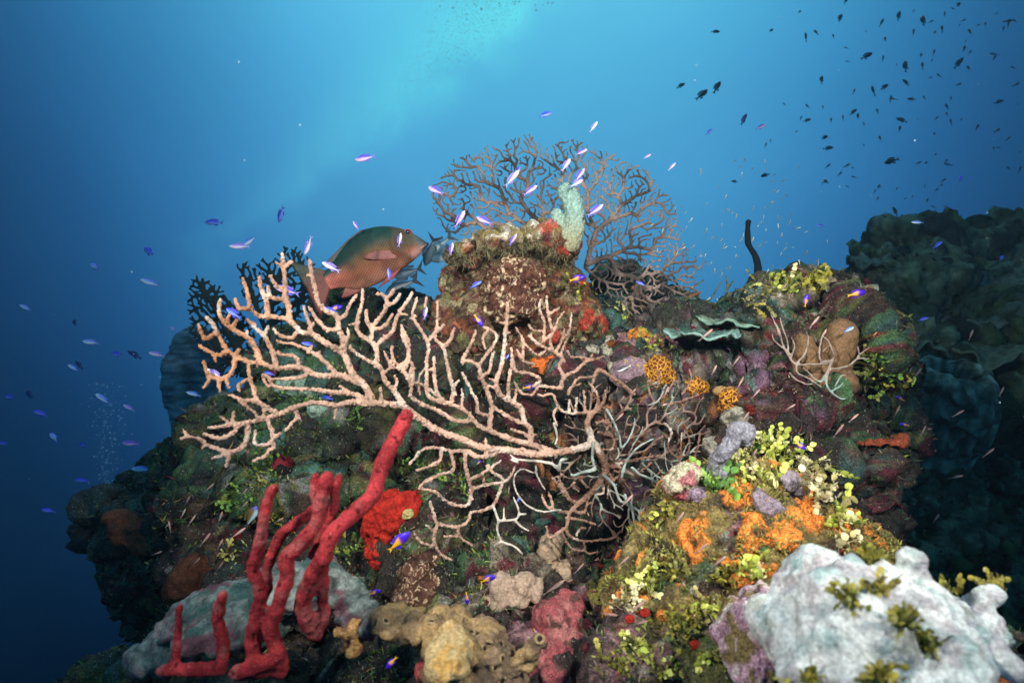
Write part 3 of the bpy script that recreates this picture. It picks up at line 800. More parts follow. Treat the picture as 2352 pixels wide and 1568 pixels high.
def chains(pos, par):
    n = len(pos); kids = [[] for _ in range(n)]
    for i, p_ in enumerate(par):
        if p_ >= 0: kids[p_].append(i)
    w = np.ones(n)
    for i in range(n - 1, -1, -1):
        if par[i] >= 0: w[par[i]] = w[par[i]] + w[i] if len(kids[par[i]]) else w[i]
    o = []
    for i in range(n):
        for s_ in (kids[i] if len(kids[i]) > 1 or par[i] < 0 else []):
            c = [i, s_]
            while len(kids[c[-1]]) == 1: c.append(kids[c[-1]][0])
            o.append(c)
    return o, w
def grown_fan(poly, stems, cv, gap, step, depth, r_tip, r_max, seed, voxel, pw=.21, extra=()):
    rng = np.random.default_rng(seed)
    pos, par = grow(poly, stems, gap, step, rng)
    ch, w = chains(pos, par); xy = np.array([cv(q) for q in pos]); o = []
    rad = np.minimum(r_tip * np.maximum(w / 3., 1) ** pw, r_max)
    for c in ch:
        c = np.array(c); p = catmull(xy[c], 3.0); r = np.interp(np.linspace(0, 1, len(p)), np.linspace(0, 1, len(c)), rad[c])
        if len(c) > 1: r[0] = min(r[0], rad[c[1]] * 1.15)
        q = np.stack([p[:, 0] / 8, p[:, 1] / 8, 0 * p[:, 0]], 1)
        d = depth(p[:, 0], p[:, 1]); X = np.stack([(p[:, 0] - 1176) / F * d, d, (784 - p[:, 1]) / F * d], 1)
        o.append(tube(X, r * d / F * (1 + .14 * noise(q)), 7))
    return fuse(o, voxel, 1)
pt = [(940, 640), (1060, 560), (1250, 600), (1420, 560), (1560, 600), (1700, 640), (1720, 900), (1640, 1050), (1500, 1080), (1440, 1300), (1300, 1500), (1100, 1380), (1000, 1180), (900, 1180), (800, 1000), (900, 900)]
stt = [[(1080, 920), (1060, 840), (1060, 760)], [(1090, 930), (1180, 900), (1260, 880)], [(1110, 980), (1250, 980), (1360, 960)], [(1130, 1010), (1220, 1090), (1290, 1180)], [(1140, 1060), (1110, 1160), (1080, 1240)], [(1100, 960), (1180, 800), (1260, 720)], [(1130, 1000), (1400, 1010), (1500, 960)], [(1060, 960), (980, 1010), (930, 1060)]]
V, Q, n = grown_fan(pt, stt, C4, 50, 12, lambda x, y: fan_depth(x, y) + .035 + .03 * noise(np.stack([x / 50., y / 50., 0 * x + 9], 1)), 2.3, 4.5, 21, .0019, .1); x = PX(V)
c = np.tile(np.array((.24, .16, .125)), (len(V), 1)) * (.6 + .8 * sstep(-.3, .4, noise(V * 25)))[:, None]; c = mixc(c, (.36, .42, .36), sstep(.1, .3, noise(V * 14 + 5)) * .8)
obj('thin_twigs', V, Q, M_FAN, c, fan)
# the tall brown fan behind the pinnacle
def dep_b(x, y):
    q = np.stack([x / 140., y / 140., 0 * x], 1); return 1.62 + .03 * noise(q) + .00010 * (x - 1300) + .012 * noise(q * 3)
polyb = [(215, 590), (200, 440), (280, 360), (340, 260), (405, 235), (510, 215), (580, 155), (650, 200), (735, 115), (850, 85), (910, 155), (970, 175), (1045, 145), (1130, 125), (1220, 155), (1320, 205), (1395, 210), (1470, 270), (1580, 300), (1650, 355), (1690, 440), (1725, 470), (1775, 500), (1815, 610), (1825, 700), (1835, 780), (1895, 850), (1880, 900), (1990, 880), (2005, 940), (1920, 1000), (1975, 1150), (1880, 1260), (1830, 1315), (1700, 1290), (1620, 1300), (1480, 1270), (1440, 1200), (1260, 1100), (1230, 1000), (1200, 700), (1000, 700), (700, 740), (480, 760), (300, 740)]
stb = [[(1215, 960), (1250, 830), (1290, 720), (1390, 640)], [(1290, 720), (1230, 620), (1230, 520)], [(1390, 640), (1440, 560)], [(1390, 645), (1480, 620)],
       [(1218, 945), (1340, 900), (1390, 930), (1420, 1000), (1500, 1020)], [(1340, 903), (1440, 860)], [(1215, 970), (1300, 1040), (1400, 1070)], [(1260, 820), (1330, 790)],
       [(1150, 900), (960, 690), (930, 560)], [(960, 690), (860, 620), (800, 540)], [(1010, 750), (820, 680), (720, 610)], [(1000, 740), (800, 720), (640, 680)], [(1060, 790), (1080, 620), (1090, 500)]]
V, Q, n = grown_fan(polyb, stb, C3, 29, 8, dep_b, 1.75, 6.5, 5, .0020); x = PX(V)
c = np.tile(np.array((.21, .155, .13)), (len(V), 1)) * (.7 + .6 * sstep(-.3, .4, noise(V * 16)))[:, None]
c = mixc(c, (.36, .27, .22), sstep(.05, .3, noise(V * 9 + 4)) * .7); c = mixc(c, (.03, .026, .025), sstep(.16, .34, noise(V * 13 + 60)) * .75); c = c * (1 - .6 * sstep(.25, .5, noise(V * 150)))[:, None]
tag(obj('sea_fan', V, Q, M_FAN, c), 'tall brown fine-branched sea fan rising behind the rock pinnacle and pale pillar coral', 'sea fan')
# two dark fans at the left
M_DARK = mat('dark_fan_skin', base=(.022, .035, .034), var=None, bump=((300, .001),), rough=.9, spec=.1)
root = (1830, 1420)
pl1 = [(1285, 770), (1300, 690), (1345, 650), (1385, 670), (1440, 690), (1510, 730), (1590, 850), (1700, 960), (1750, 1080), (1780, 1250), (1720, 1340), (1600, 1350), (1500, 1340), (1420, 1260), (1400, 1150), (1290, 1050), (1300, 960), (1275, 880)]
st1 = [[root, (1780, 1330), (1650, 1200), (1560, 1050), (1480, 900), (1400, 760)], [(1700, 1260), (1560, 1200), (1450, 1100)], [(1620, 1150), (1640, 1000), (1580, 900)]]
pl2 = [(1615, 575), (1690, 555), (1720, 600), (1800, 535), (1840, 580), (1915, 480), (1940, 445), (1985, 470), (2035, 455), (2095, 520), (2180, 590), (2210, 700), (2190, 820), (2100, 900), (2020, 1000), (1950, 1100), (1850, 1150), (1760, 900), (1660, 800), (1640, 700)]
st2 = [[root, (1840, 1250), (1840, 1080), (1850, 900), (1880, 750), (1920, 600)], [(1840, 1080), (1760, 880), (1700, 700)], [(1845, 1000), (1980, 880), (2080, 760), (2120, 640)]]
dl = lambda x, y: 2.05 + .03 * noise(np.stack([x / 60., y / 60., 0 * x], 1))
V, Q, n = grown_fan(pl1, st1, C1, 29, 9, dl, 2.5, 9, 3, .0034)
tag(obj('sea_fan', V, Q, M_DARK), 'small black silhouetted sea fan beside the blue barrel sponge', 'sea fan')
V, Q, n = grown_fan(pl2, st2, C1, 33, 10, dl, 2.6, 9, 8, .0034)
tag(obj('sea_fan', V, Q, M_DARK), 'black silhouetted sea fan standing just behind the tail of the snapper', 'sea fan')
# the small pale fan on the right shoulder
T8 = """
850,1010 800,1030 740,1030 650,1030 600,970 560,880 540,820 512,755;8,6
610,985 600,900 575,830 560,775;7,6
590,950 530,900 515,860;7,5
620,1000 640,930 625,880;7,5
655,1025 700,970 718,900 710,850;8,6
570,900 555,840 535,800;6,5
850,1010 790,1010 780,950 800,860;8,6
845,1020 860,980 830,900 810,880;7,6
800,960 830,930;6,5
650,1030 660,1080 720,1110 790,1160;7,6
615,1080 640,1110 700,1140 740,1140;7,6
830,1060 800,1110 780,1130 690,1050;7,6
830,1060 820,1140 850,1190 900,1222 925,1225;8,7
850,1180 900,1150 935,1110;7,6
870,1150 900,1100 930,1090;6,6
840,1060 900,1050 950,1035 1000,1000 1060,1000;8,6
960,1030 1000,985 995,930;7,6
995,985 1060,935;6,5
850,1010 835,1050 830,1070;10,9
"""
k8 = .91875 / 2.2395
V, Q, n = fuse(fan_tubes(parse(T8, C8, k8), lambda x, y: 1.26 + .02 * noise(np.stack([x / 30., y / 30., 0 * x], 1)), 1.0), .0021, 2); x = PX(V)
c = np.tile(np.array((.46, .36, .30)), (len(V), 1)); c = mixc(c, (.38, .52, .46), sstep(1850, 1900, x[:, 0]) * sstep(850, 880, x[:, 1]))
tag(obj('sea_fan', V, Q, M_FAN, c), 'small pale sparse sea fan growing over the brown tube sponges', 'sea fan')
# a green gorgonian against the blue and a dark rod coral
G8 = [[(-60, 800), (40, 740), (150, 680), (200, 620), (230, 565)], [(150, 680), (190, 700), (250, 660), (262, 600), (258, 535)], [(250, 670), (310, 658)], [(262, 610), (298, 565)], [(-20, 770), (10, 700), (-10, 600), (-60, 500)], [(0, 690), (60, 610), (130, 560)]]
o_ = fan_tubes([(np.array([C8(q) for q in g]), 3.6, 2.6) for g in G8], lambda x, y: 1.72 + 0 * x, 1.0)
V, Q, n = fuse(o_, .003, 2); tag(obj('branching_coral', V, Q, M_FAN, np.tile((.11, .13, .06), (len(V), 1)) * (.7 + .6 * sstep(-.3, .3, noise(V * 80)))[:, None]), 'thin olive green branching coral against the blue beside the dark rod', 'soft coral')
w = [(1719, 510), (1718, 540), (1722, 565), (1735, 590), (1745, 620), (1740, 650), (1732, 665), (1730, 695)]
p = np.array([P(a, b, 1.75) for a, b in w]); p = catmull(p, .006); p = p + .007 * np.stack([noise(p * 16), noise(p * 16 + 9), 0 * p[:, 0]], 1)
V, Fc = tube(p, (7.2 * 1.75 / F) * (1 + .3 * noise(p * 35)) * np.linspace(.8, 1.35, len(p)), 10)
tag(obj('rod_coral', V, Fc, mat('rod_skin', base=(.012, .018, .022), var=None, bump=((200, .002),), rough=.9, spec=.05)), 'dark crooked rod of coral standing upright on the reef top', 'coral')
# ------------------------------------------------------------------ sponges and corals
def px_m(d): return d / F
def lump(name, shapes, voxel, m, color, label, cat, n1=(12, .012), n2=(45, .003), smooth=5, depth=None, cfn=None, parent=None, group=None):
    """shapes: (x, y, d, rx_px, ry_m, rz_px[, roll]) ellipsoids and (points, r0, r1) limbs"""
    parts = []
    for s_ in shapes:
        if isinstance(s_[0], (list, tuple)):
            pts = np.array([P(*q) for q in s_[0]]); p = catmull(pts, .006); d = p[:, 1].mean()
            parts.append(tube(p, np.linspace(s_[1], s_[2], len(p)) * d / F, 12))
        else:
            x, y, d, a, ry, b = s_[:6]; parts.append(ell(P(x, y, d), (a * d / F, ry, b * d / F), R(s_[6]) if len(s_) > 6 else 0, 4))
    V, Q, n = fuse(parts, voxel, smooth)
    V = V + n * (n1[1] * fbm(V * n1[0] + 7, 3))[:, None]; n = normals(V, Q)
    c = np.tile(np.array(color, float), (len(V), 1)) if cfn is None else cfn(V, n)
    V = V + n * (n2[1] * fbm(V * n2[0] + 3, 3))[:, None]
    o = obj(name, V, Q, m, np.clip(c, .004, .95), parent)
    if parent is None: tag(o, label, cat, group)
    return o, V, Q, normals(V, Q)
M_RED = mat('red_velvet', var=(120, .55, 1.35), fine=(480, .55, 1.4), bump=((240, .006), (800, .003)), rough=.95, spec=.1, speck=(420, .63, (.70, .25, .24)))
M_SOFT = mat('soft_sponge', var=(80, .45, 1.5), fine=(320, .5, 1.5), bump=((130, .006), (420, .002)), rough=.8, spec=.2)
M_SMOOTH = mat('smooth_sponge', var=(42, .55, 1.4), fine=(240, .6, 1.4), bump=((55, .006), (260, .0025)), rough=.8, spec=.2)
def red_c(V, n):
    c = np.tile(np.array((.52, .052, .060)), (len(V), 1)) * (.75 + .5 * sstep(-.4, .4, fbm(V * 40, 2)))[:, None]; c = mixc(c, (.26, .02, .03), sstep(.0, .5, fbm(V * 14 + 5, 3)) * .7); c = mixc(c, (.62, .20, .19), sstep(.2, .5, fbm(V * 22 + 50, 3)) * .5); return mixc(c, (.08, .01, .01), sstep(.50, .56, noise(V * 130)))
# red rope sponge: traced limbs
ROPE = [([(1810, 85), (1770, 170), (1720, 260), (1680, 350), (1650, 440), (1625, 525), (1560, 590), (1480, 660), (1410, 730), (1375, 790), (1345, 870)], 46, 50, .66, .60),
        ([(1365, 860), (1300, 950), (1260, 1040), (1235, 1130), (1265, 1230), (1310, 1290)], 50, 46, .61, .66),
        ([(1350, 880), (1350, 1000), (1345, 1100), (1355, 1200), (1310, 1290)], 34, 36, .63, .67),
        ([(1370, 430), (1345, 500), (1328, 580), (1322, 660), (1270, 740), (1200, 815), (1142, 880), (1150, 980), (1120, 1070), (1085, 1180), (1060, 1260), (1080, 1350), (1110, 1450), (1115, 1480)], 44, 46, .60, .64),
        ([(1302, 415), (1300, 490), (1312, 560)], 24, 32, .63, .62), ([(1438, 425), (1412, 500), (1408, 590), (1380, 680), (1330, 780), (1290, 860)], 26, 34, .66, .64),
        ([(1072, 490), (1040, 560), (1020, 650), (1008, 740), (985, 840), (958, 930), (985, 1010), (1000, 1080), (980, 1180), (960, 1270), (955, 1340), (972, 1420)], 34, 44, .60, .64),
        ([(1290, 610), (1200, 680), (1120, 740), (1075, 830), (1040, 930), (1030, 1040), (1000, 1130)], 33, 36, .65, .66),
        ([(790, 1085), (776, 1150), (765, 1230), (790, 1310), (795, 1400), (775, 1480)], 33, 38, .62, .64), ([(550, 1150), (545, 1250), (535, 1350), (530, 1450)], 22, 28, .64, .65),
        ([(450, 1495), (560, 1495), (680, 1490), (780, 1485)], 38, 40, .65, .64), ([(860, 1510), (960, 1480), (1060, 1435), (1100, 1410)], 42, 46, .63, .63), ([(1120, 1500), (1000, 1500), (900, 1520)], 40, 36, .64, .64),
        ([(1060, 1300), (1000, 1290), (960, 1300)], 34, 34, .65, .65)]
kr = .91875 / 2.218; parts = []
for pts, r0, r1, d0, d1 in ROPE:
    v = np.array([C5(q) for q in pts]); dd = np.linspace(d0, d1, len(v)) + .06
    p = catmull(np.array([P(a, b, d) for (a, b), d in zip(v, dd)]), .004); s_ = np.linspace(r0, r1, len(p)) * .95 * kr * p[:, 1] / F
    parts.append(tube(p, s_ * (1 + .13 * noise(p * 38) + .05 * noise(p * 110)), 12))
V, Q, n = fuse(parts, .0028, 3); c = red_c(V, n); V = V + n * (.0016 * noise(V * 90) + .0011 * noise(V * 260))[:, None]
tag(obj('rope_sponge', V, Q, M_RED, c), 'tall red rope sponge with finger-like branches before the grey slab sponge', 'sponge')
# the pale slab behind it
def slab_c(V, n):
    c = np.tile(np.array((.15, .185, .17)), (len(V), 1)) * (.5 + .8 * sstep(-.4, .4, fbm(V * 60 + 4, 3)))[:, None]; t = sstep(0, .4, fbm(V * 22, 5)); c = mixc(c, (.20, .17, .165), t * .7); t = sstep(.05, .35, fbm(V * 15 + 30, 5)); c = mixc(c, (.035, .095, .085), t * .9)
    return mixc(c, (.13, .04, .06), sstep(.28, .5, fbm(V * 18 + 60, 5)) * .8)
lump('slab_sponge', [(570, 1385, .88, 165, .07, 46, 14), (700, 1350, .86, 115, .07, 56, -6), (450, 1420, .9, 105, .06, 38, 20), (800, 1395, .84, 55, .05, 34, -35), (390, 1475, .9, 80, .06, 32, 10), (850, 1425, .82, 20, .03, 32, -20), (540, 1440, .84, 130, .07, 46)], .0045, M_SMOOTH, None,
     'broad grey-teal slab sponge with maroon stains behind the red rope sponge', 'sponge', (13, .022), (48, .007), cfn=slab_c)
# red encrusting sponge with a pale knob
x, y = 900, 1215; h_, _ = hit(x, y); d = h_[1]
o, *_ = lump('encrusting_sponge', [(895, 1195, d + .015, 62, .05, 62, 25), (890, 1260, d + .01, 52, .05, 40), (945, 1170, d + .03, 38, .05, 40), (860, 1220, d + .03, 30, .04, 50)], .003, M_SOFT, (.42, .022, .012),
     'bright red wrinkled encrusting sponge just right of the red rope sponge', 'sponge', (22, .010), (80, .007))
V, Fc = ell(P(937, 1180, d - .037), (.012, .010, .010)); V = V + (.004 * noise(V * 150))[:, None] * np.array((1, 1, 1)); obj('yellow_knob', V, Fc, M_SOFT, np.tile((.50, .42, .16), (len(V), 1)), o)
# mottled brown sponge
def mottle(a, b, k):
    def f(V, n):
        c = np.tile(np.array(a), (len(V), 1)) * (.7 + .6 * sstep(-.4, .4, noise(V * 50)))[:, None]
        q = V * k; q = q + .5 * np.stack([noise(q * .7 + 5), noise(q * .7 + 25), noise(q * .7 + 45)], 1)
        t = sstep(.12, .05, np.abs(noise(q))) * sstep(-.2, .0, noise(V * k * .5 + 9)) * sstep(.3, .1, noise(V * 22)); t = np.maximum(t, sstep(.36, .46, noise(V * k * .8 + 77))); return mixc(c, b, t)
    return f
d = hit(965, 1330)[0][1] - .02
lump('mottled_sponge', [(965, 1310, d, 50, .05, 42, 20), (960, 1360, d - .02, 48, .05, 36, 10), (1000, 1330, d + .01, 30, .05, 55), (930, 1375, d - .01, 28, .04, 32), (985, 1385, d - .03, 30, .03, 25)], .0018, M_SOFT, None,
     'dark brown sponge speckled with tan squiggles below the red encrusting sponge', 'sponge', (20, .008), (60, .004), cfn=mottle((.085, .038, .025), (.50, .36, .22), 105))
# the big mottled cushion on the pinnacle
lump('mottled_sponge', [(1180, 630, 1.46, 44, .06, 50, 12), (1190, 690, 1.46, 50, .06, 44, -15), (1150, 670, 1.47, 36, .05, 52), (1215, 655, 1.48, 34, .05, 50), (1175, 725, 1.47, 30, .05, 24)], .0022, M_SOFT, None,
     'large maroon-brown sponge speckled with cream squiggles on the face of the rock pinnacle', 'sponge', (16, .020), (60, .008), cfn=mottle((.11, .045, .03), (.58, .46, .28), 85))
# tan lobed sponge at the bottom with oscula
def tan_c(V, n):
    c = np.tile(np.array((.20, .135, .07)), (len(V), 1)); x = PX(V); c = mixc(c, (.20, .135, .085), sstep(1040, 1120, x[:, 0]) * .9); t = sstep(.0, .4, fbm(V * 24, 3)); return mixc(c, (.42, .28, .11), t * .6)
o, V, Q, n = lump('lobed_sponge', [(905, 1425, .80, 48, .04, 30, -20), (960, 1440, .79, 40, .04, 30, -10), (1000, 1425, .79, 36, .04, 34), (1050, 1450, .80, 50, .05, 36, -25), (1110, 1470, .80, 50, .05, 40, -25), (1035, 1490, .75, 54, .05, 42),
     (1025, 1540, .74, 44, .05, 48), (1130, 1520, .79, 50, .05, 46), (1150, 1570, .79, 60, .05, 50), ([(1165, 1555, .77), (1205, 1510, .76), (1240, 1480, .755)], 26, 22), ([(1130, 1540, .77), (1135, 1500, .76), (1128, 1470, .755)], 22, 13), (1075, 1570, .77, 60, .05, 40)], .003, M_SMOOTH, None,
     'tan lumpy lobed sponge with small dark pores at the foot of the reef', 'sponge', (30, .010), (80, .0035), cfn=tan_c)
lump('round_sponge', [(1028, 1480, .735, 46, .04, 30), (1020, 1510, .73, 44, .04, 34), (1050, 1500, .73, 34, .04, 36)], .0026, M_SMOOTH, None, 'pale yellow-tan knob bulging at the front of the lobed sponge', 'sponge', (26, .010), (80, .003), cfn=lambda V, n: mixc(np.tile(np.array((.44, .32, .15)), (len(V), 1)), (.50, .30, .09), sstep(.0, .4, fbm(V * 30, 3))))
tr = BVHTree.FromPolygons(V.tolist(), Q.tolist())
M_HOLE = mat('pore', base=(.012, .008, .006), var=None)
for cx, cy in ((500, 1135), (720, 1130), (655, 1160), (825, 1220), (785, 1210), (910, 1285), (990, 1290), (1000, 1395), (1000, 1550), (950, 1455), (180, 1130), (705, 1295), (1265, 1255), (880, 1320)):
    a, b = C6((cx, cy)); p, nn = hit(a, b, [tr], .8)
    if abs(p[1] - .78) < .09:
        V2, F2 = ell((0, 0, 0), (.0036, .0036, .0018)); Rm = np.array(Vector(nn).to_track_quat('Z', 'Y').to_matrix()); obj('pore', V2 @ Rm.T + p, F2, M_HOLE, None, o)
        th = np.linspace(0, 2 * math.pi, 13)[:-1]; ring = np.stack([np.cos(th), np.sin(th), .12 * np.sin(2 * th + cx)], 1) * RNG.uniform(.0042, .0058)
        V2, F2 = tube(np.vstack([ring, ring[:2]]), .0022, 6); obj('pore_rim', V2 @ Rm.T + p, F2, M_SMOOTH, np.tile((.30, .21, .11), (len(V2), 1)), o)
# greyish tan lumps
d = hit(1190, 1355)[0][1] - .015
lump('knobbly_sponge', [(1150, 1345, d, 30, .03, 32), (1195, 1350, d, 30, .03, 30), (1230, 1355, d, 22, .03, 26), (1140, 1385, d - .01, 34, .03, 16, -5), (1180, 1375, d - .01, 40, .03, 16), (1215, 1330, d, 14, .02, 16)], .0026, M_SMOOTH, (.36, .26, .19),
     'small greyish tan knobbly sponge with rounded lobes above the tan lobed sponge', 'sponge', (40, .006), (90, .0015))
d = hit(1290, 1290)[0][1]
lump('knobbly_sponge', [(1262, 1262, d, 28, .03, 34), (1290, 1310, d - .01, 30, .03, 22, -20), (1310, 1330, d - .01, 22, .03, 18), (1255, 1290, d, 20, .03, 26)], .0026, M_SMOOTH, (.33, .24, .16), 'brownish knobbly sponge under the drooping lower branches of the big sea fan', 'sponge', (40, .006), (90, .0015))
# pink coral at the bottom
def pink_c(V, n):
    c = np.tile(np.array((.30, .075, .08)), (len(V), 1)); t = sstep(.05, .3, fbm(V * 40, 4)); c = mixc(c, (.38, .17, .15), t * .6); return mixc(c, (.10, .05, .04), sstep(.3, .4, noise(V * 55)))
lump('encrusting_sponge', [(1265, 1420, .93, 50, .04, 38), (1310, 1400, .95, 30, .04, 30), (1290, 1480, .9, 62, .05, 42), (1260, 1530, .88, 70, .05, 48, 10), (1320, 1520, .9, 34, .04, 50)], .0035, M_SOFT, None, 'dusty pink encrusting sponge between the tan lobed sponge and the olive algae', 'sponge', (18, .014), (70, .005), cfn=pink_c)
lump('encrusting_sponge', [(978, 1535, .82, 22, .03, 26), (985, 1560, .82, 24, .03, 20)], .0026, M_SOFT, (.42, .09, .08), 'small pink-red sponge squeezed against the left side of the tan lobed sponge', 'sponge', (30, .006), (80, .003))
lump('round_sponge', [(800, 1440, .80, 27, .03, 17, -10), (815, 1475, .80, 22, .03, 18)], .0026, M_SOFT, (.50, .26, .09), 'small orange-tan round sponge at the foot of the red rope sponge', 'sponge', (40, .006), (90, .003), cfn=lambda V, n: mixc(np.tile(np.array((.52, .28, .10)), (len(V), 1)), (.18, .09, .06), sstep(.0, .3, noise(V * 60))))
# the big pale sponge at lower right
def pale_c(V, n):
    c = np.tile(np.array((.62, .66, .64)), (len(V), 1)); t = sstep(.0, .45, fbm(V * 24, 5)); c = mixc(c, (.20, .33, .32), t * .75); t = sstep(.05, .4, fbm(V * 30 + 40, 5)); c = mixc(c, (.34, .30, .32), t * .7)
    c = mixc(c, (.30, .24, .27), sstep(.34, .55, fbm(V * 28 + 80, 5)) * .6); return mixc(c, (.25, .26, .20), sstep(.42, .6, fbm(V * 18 + 11, 5)) * .7)
def c7(a, b): return C7((a, b))
def S7(a, b, d, rx, ry, rz, roll=0): q = C7((a, b)); k = .91875 / 2.218; return (q[0], q[1], d, rx * k, ry, rz * k, roll)
o, VW, QW, nW = lump('pale_sponge', [S7(1120, 1180, .56, 290, .09, 270), S7(1030, 1430, .54, 270, .09, 290), S7(1450, 1180, .58, 300, .09, 200, -18), S7(1480, 1400, .56, 280, .09, 250), S7(1720, 1250, .60, 200, .08, 150, -30),
     ([(*c7(1490, 1120), .585), (*c7(1490, 990), .585), (*c7(1478, 890), .585)], 56, 22), ([(*c7(1800, 1230), .62), (*c7(1890, 1140), .62), (*c7(1915, 1085), .62)], 40, 28), S7(1880, 1230, .62, 90, .05, 120), S7(1330, 1560, .53, 390, .08, 200)], .0035, M_SMOOTH, None,
     'massive pale whitish-teal sponge with two blunt horns at the lower right corner', 'sponge', (13, .020), (45, .005), cfn=pale_c)
trW = BVHTree.FromPolygons(VW.tolist(), QW.tolist()); _bv.append(trW)
# pink coralline rock beside it, orange crust below it
lump('coralline_rock', [S7(700, 1130, .74, 110, .06, 100), S7(630, 1300, .72, 130, .06, 130), S7(560, 1420, .72, 100, .06, 120)], .004, M_REEF, None, 'pink and lilac coralline crusted rock against the left flank of the pale sponge', 'rock', (16, .014), (60, .006),
     cfn=lambda V, n: mixc(mixc(np.tile(np.array((.45, .28, .36)), (len(V), 1)), (.60, .52, .50), sstep(0, .3, fbm(V * 40, 3))), (.20, .15, .06), sstep(.1, .3, fbm(V * 30 + 9, 3))))
lump('encrusting_sponge', [S7(1980, 1500, .62, 130, .05, 90), S7(1850, 1560, .6, 120, .05, 60)], .004, M_SOFT, (.50, .17, .05), 'blurry orange sponge under the right end of the pale sponge', 'sponge', (20, .012), (70, .005))
# lilac branch and lavender crusts on the coral head
def S(x, y, d, a, ry, b, roll=0): return (x, y, d, a, ry, b, roll)
d = .93
lump('lilac_sponge', [([(1640, 1090, d + .02), (1655, 1050, d), (1675, 1015, d - .01), (1690, 992, d - .01), (1712, 990, d)], 17, 20), S(1650, 1085, d + .01, 20, .02, 22), S(1710, 1000, d, 18, .02, 24)], .0026, M_SOFT, (.25, .25, .29), 'grey-lilac finger sponge leaning behind the yellow-green algae on the coral head', 'sponge', (30, .006), (110, .003))
d = hit(1760, 1165)[0][1]; lump('lilac_sponge', [S(1762, 1165, d, 30, .025, 26), S(1745, 1150, d, 20, .02, 22)], .0026, M_SOFT, (.27, .22, .26), 'small lilac cushion sponge between the orange patches of the coral head', 'sponge', (30, .005), (110, .003))
d = hit(1820, 1120)[0][1]; lump('lilac_sponge', [S(1810, 1105, d, 26, .02, 24), S(1832, 1120, d, 20, .02, 18)], .0026, M_SOFT, (.28, .24, .27), 'lilac crust sponge under the algae near the top right of the coral head', 'sponge', (30, .005), (110, .003))
d = hit(1590, 1100)[0][1] - .02
lump('crusted_rock', [S(1575, 1090, d, 40, .035, 26, 20), S(1545, 1110, d, 24, .03, 22)], .0028, M_REEF, None, 'cream crusted knob at the upper left edge of the coral head', 'rock', (30, .006), (100, .004), cfn=lambda V, n: mixc(np.tile(np.array((.55, .50, .34)), (len(V), 1)), (.40, .16, .16), sstep(.05, .3, noise(V * 60))))
lump('crusted_rock', [S(1600, 1130, d - .01, 22, .025, 22), S(1565, 1130, d, 26, .025, 20)], .0026, M_REEF, None, 'purple-grey knob just below the cream crusted knob on the coral head', 'rock', (30, .005), (100, .003), cfn=lambda V, n: mixc(np.tile(np.array((.26, .20, .26)), (len(V), 1)), (.30, .07, .08), sstep(1590, 1570, PX(V)[:, 0])))
# orange honeycomb balls
def pat_net(n, l, co, ns, rng, mixn, c):
    v = n('ShaderNodeTexVoronoi'); v.feature = 'DISTANCE_TO_EDGE'; v.inputs['Scale'].default_value = 95
    w = n('ShaderNodeVectorMath'); w.operation = 'MULTIPLY_ADD'; k = n('ShaderNodeTexNoise'); k.inputs['Scale'].default_value = 60; l(co, k.inputs['Vector'])
    l(k.outputs['Color'], w.inputs[0]); w.inputs[1].default_value = (.012, .012, .012); l(co, w.inputs[2]); l(w.outputs[0], v.inputs['Vector'])
    return mixn(rng(v.outputs['Distance'], .04, .14, 0, 1), (.62, .30, .03), (.12, .035, .012))
M_NET = mat('net_sponge', var=(60, .8, 1.2), pattern=pat_net, bump=((180, .003),), rough=.75)
for k, (x, y, a, b, lab) in enumerate([(1512, 852, 32, 36, 'round orange sponge veined like a honeycomb right of the striped fish'), (1592, 890, 34, 28, 'second orange honeycomb sponge, flatter, partly behind thin fan twigs'), (1680, 925, 30, 34, 'dark orange honeycomb sponge with a tan cap over the grey sponge')]):
    d = hit(x, y)[0][1]; lump('net_sponge', [S(x, y, d + .005, a, .035, b), S(x + 12, y + 8, d + .01, a * .8, .03, b * .8)], .0026, M_NET, (1, 1, 1), lab, 'sponge', (30, .006), (100, .002))
d = hit(1670, 895)[0][1] - .008; lump('round_sponge', [S(1660, 900, d, 20, .02, 14), S(1680, 897, d, 18, .02, 10)], .0026, M_SOFT, (.48, .30, .12), 'tan cap sponge sitting on the dark orange honeycomb sponge', 'sponge', (40, .004), (100, .002))
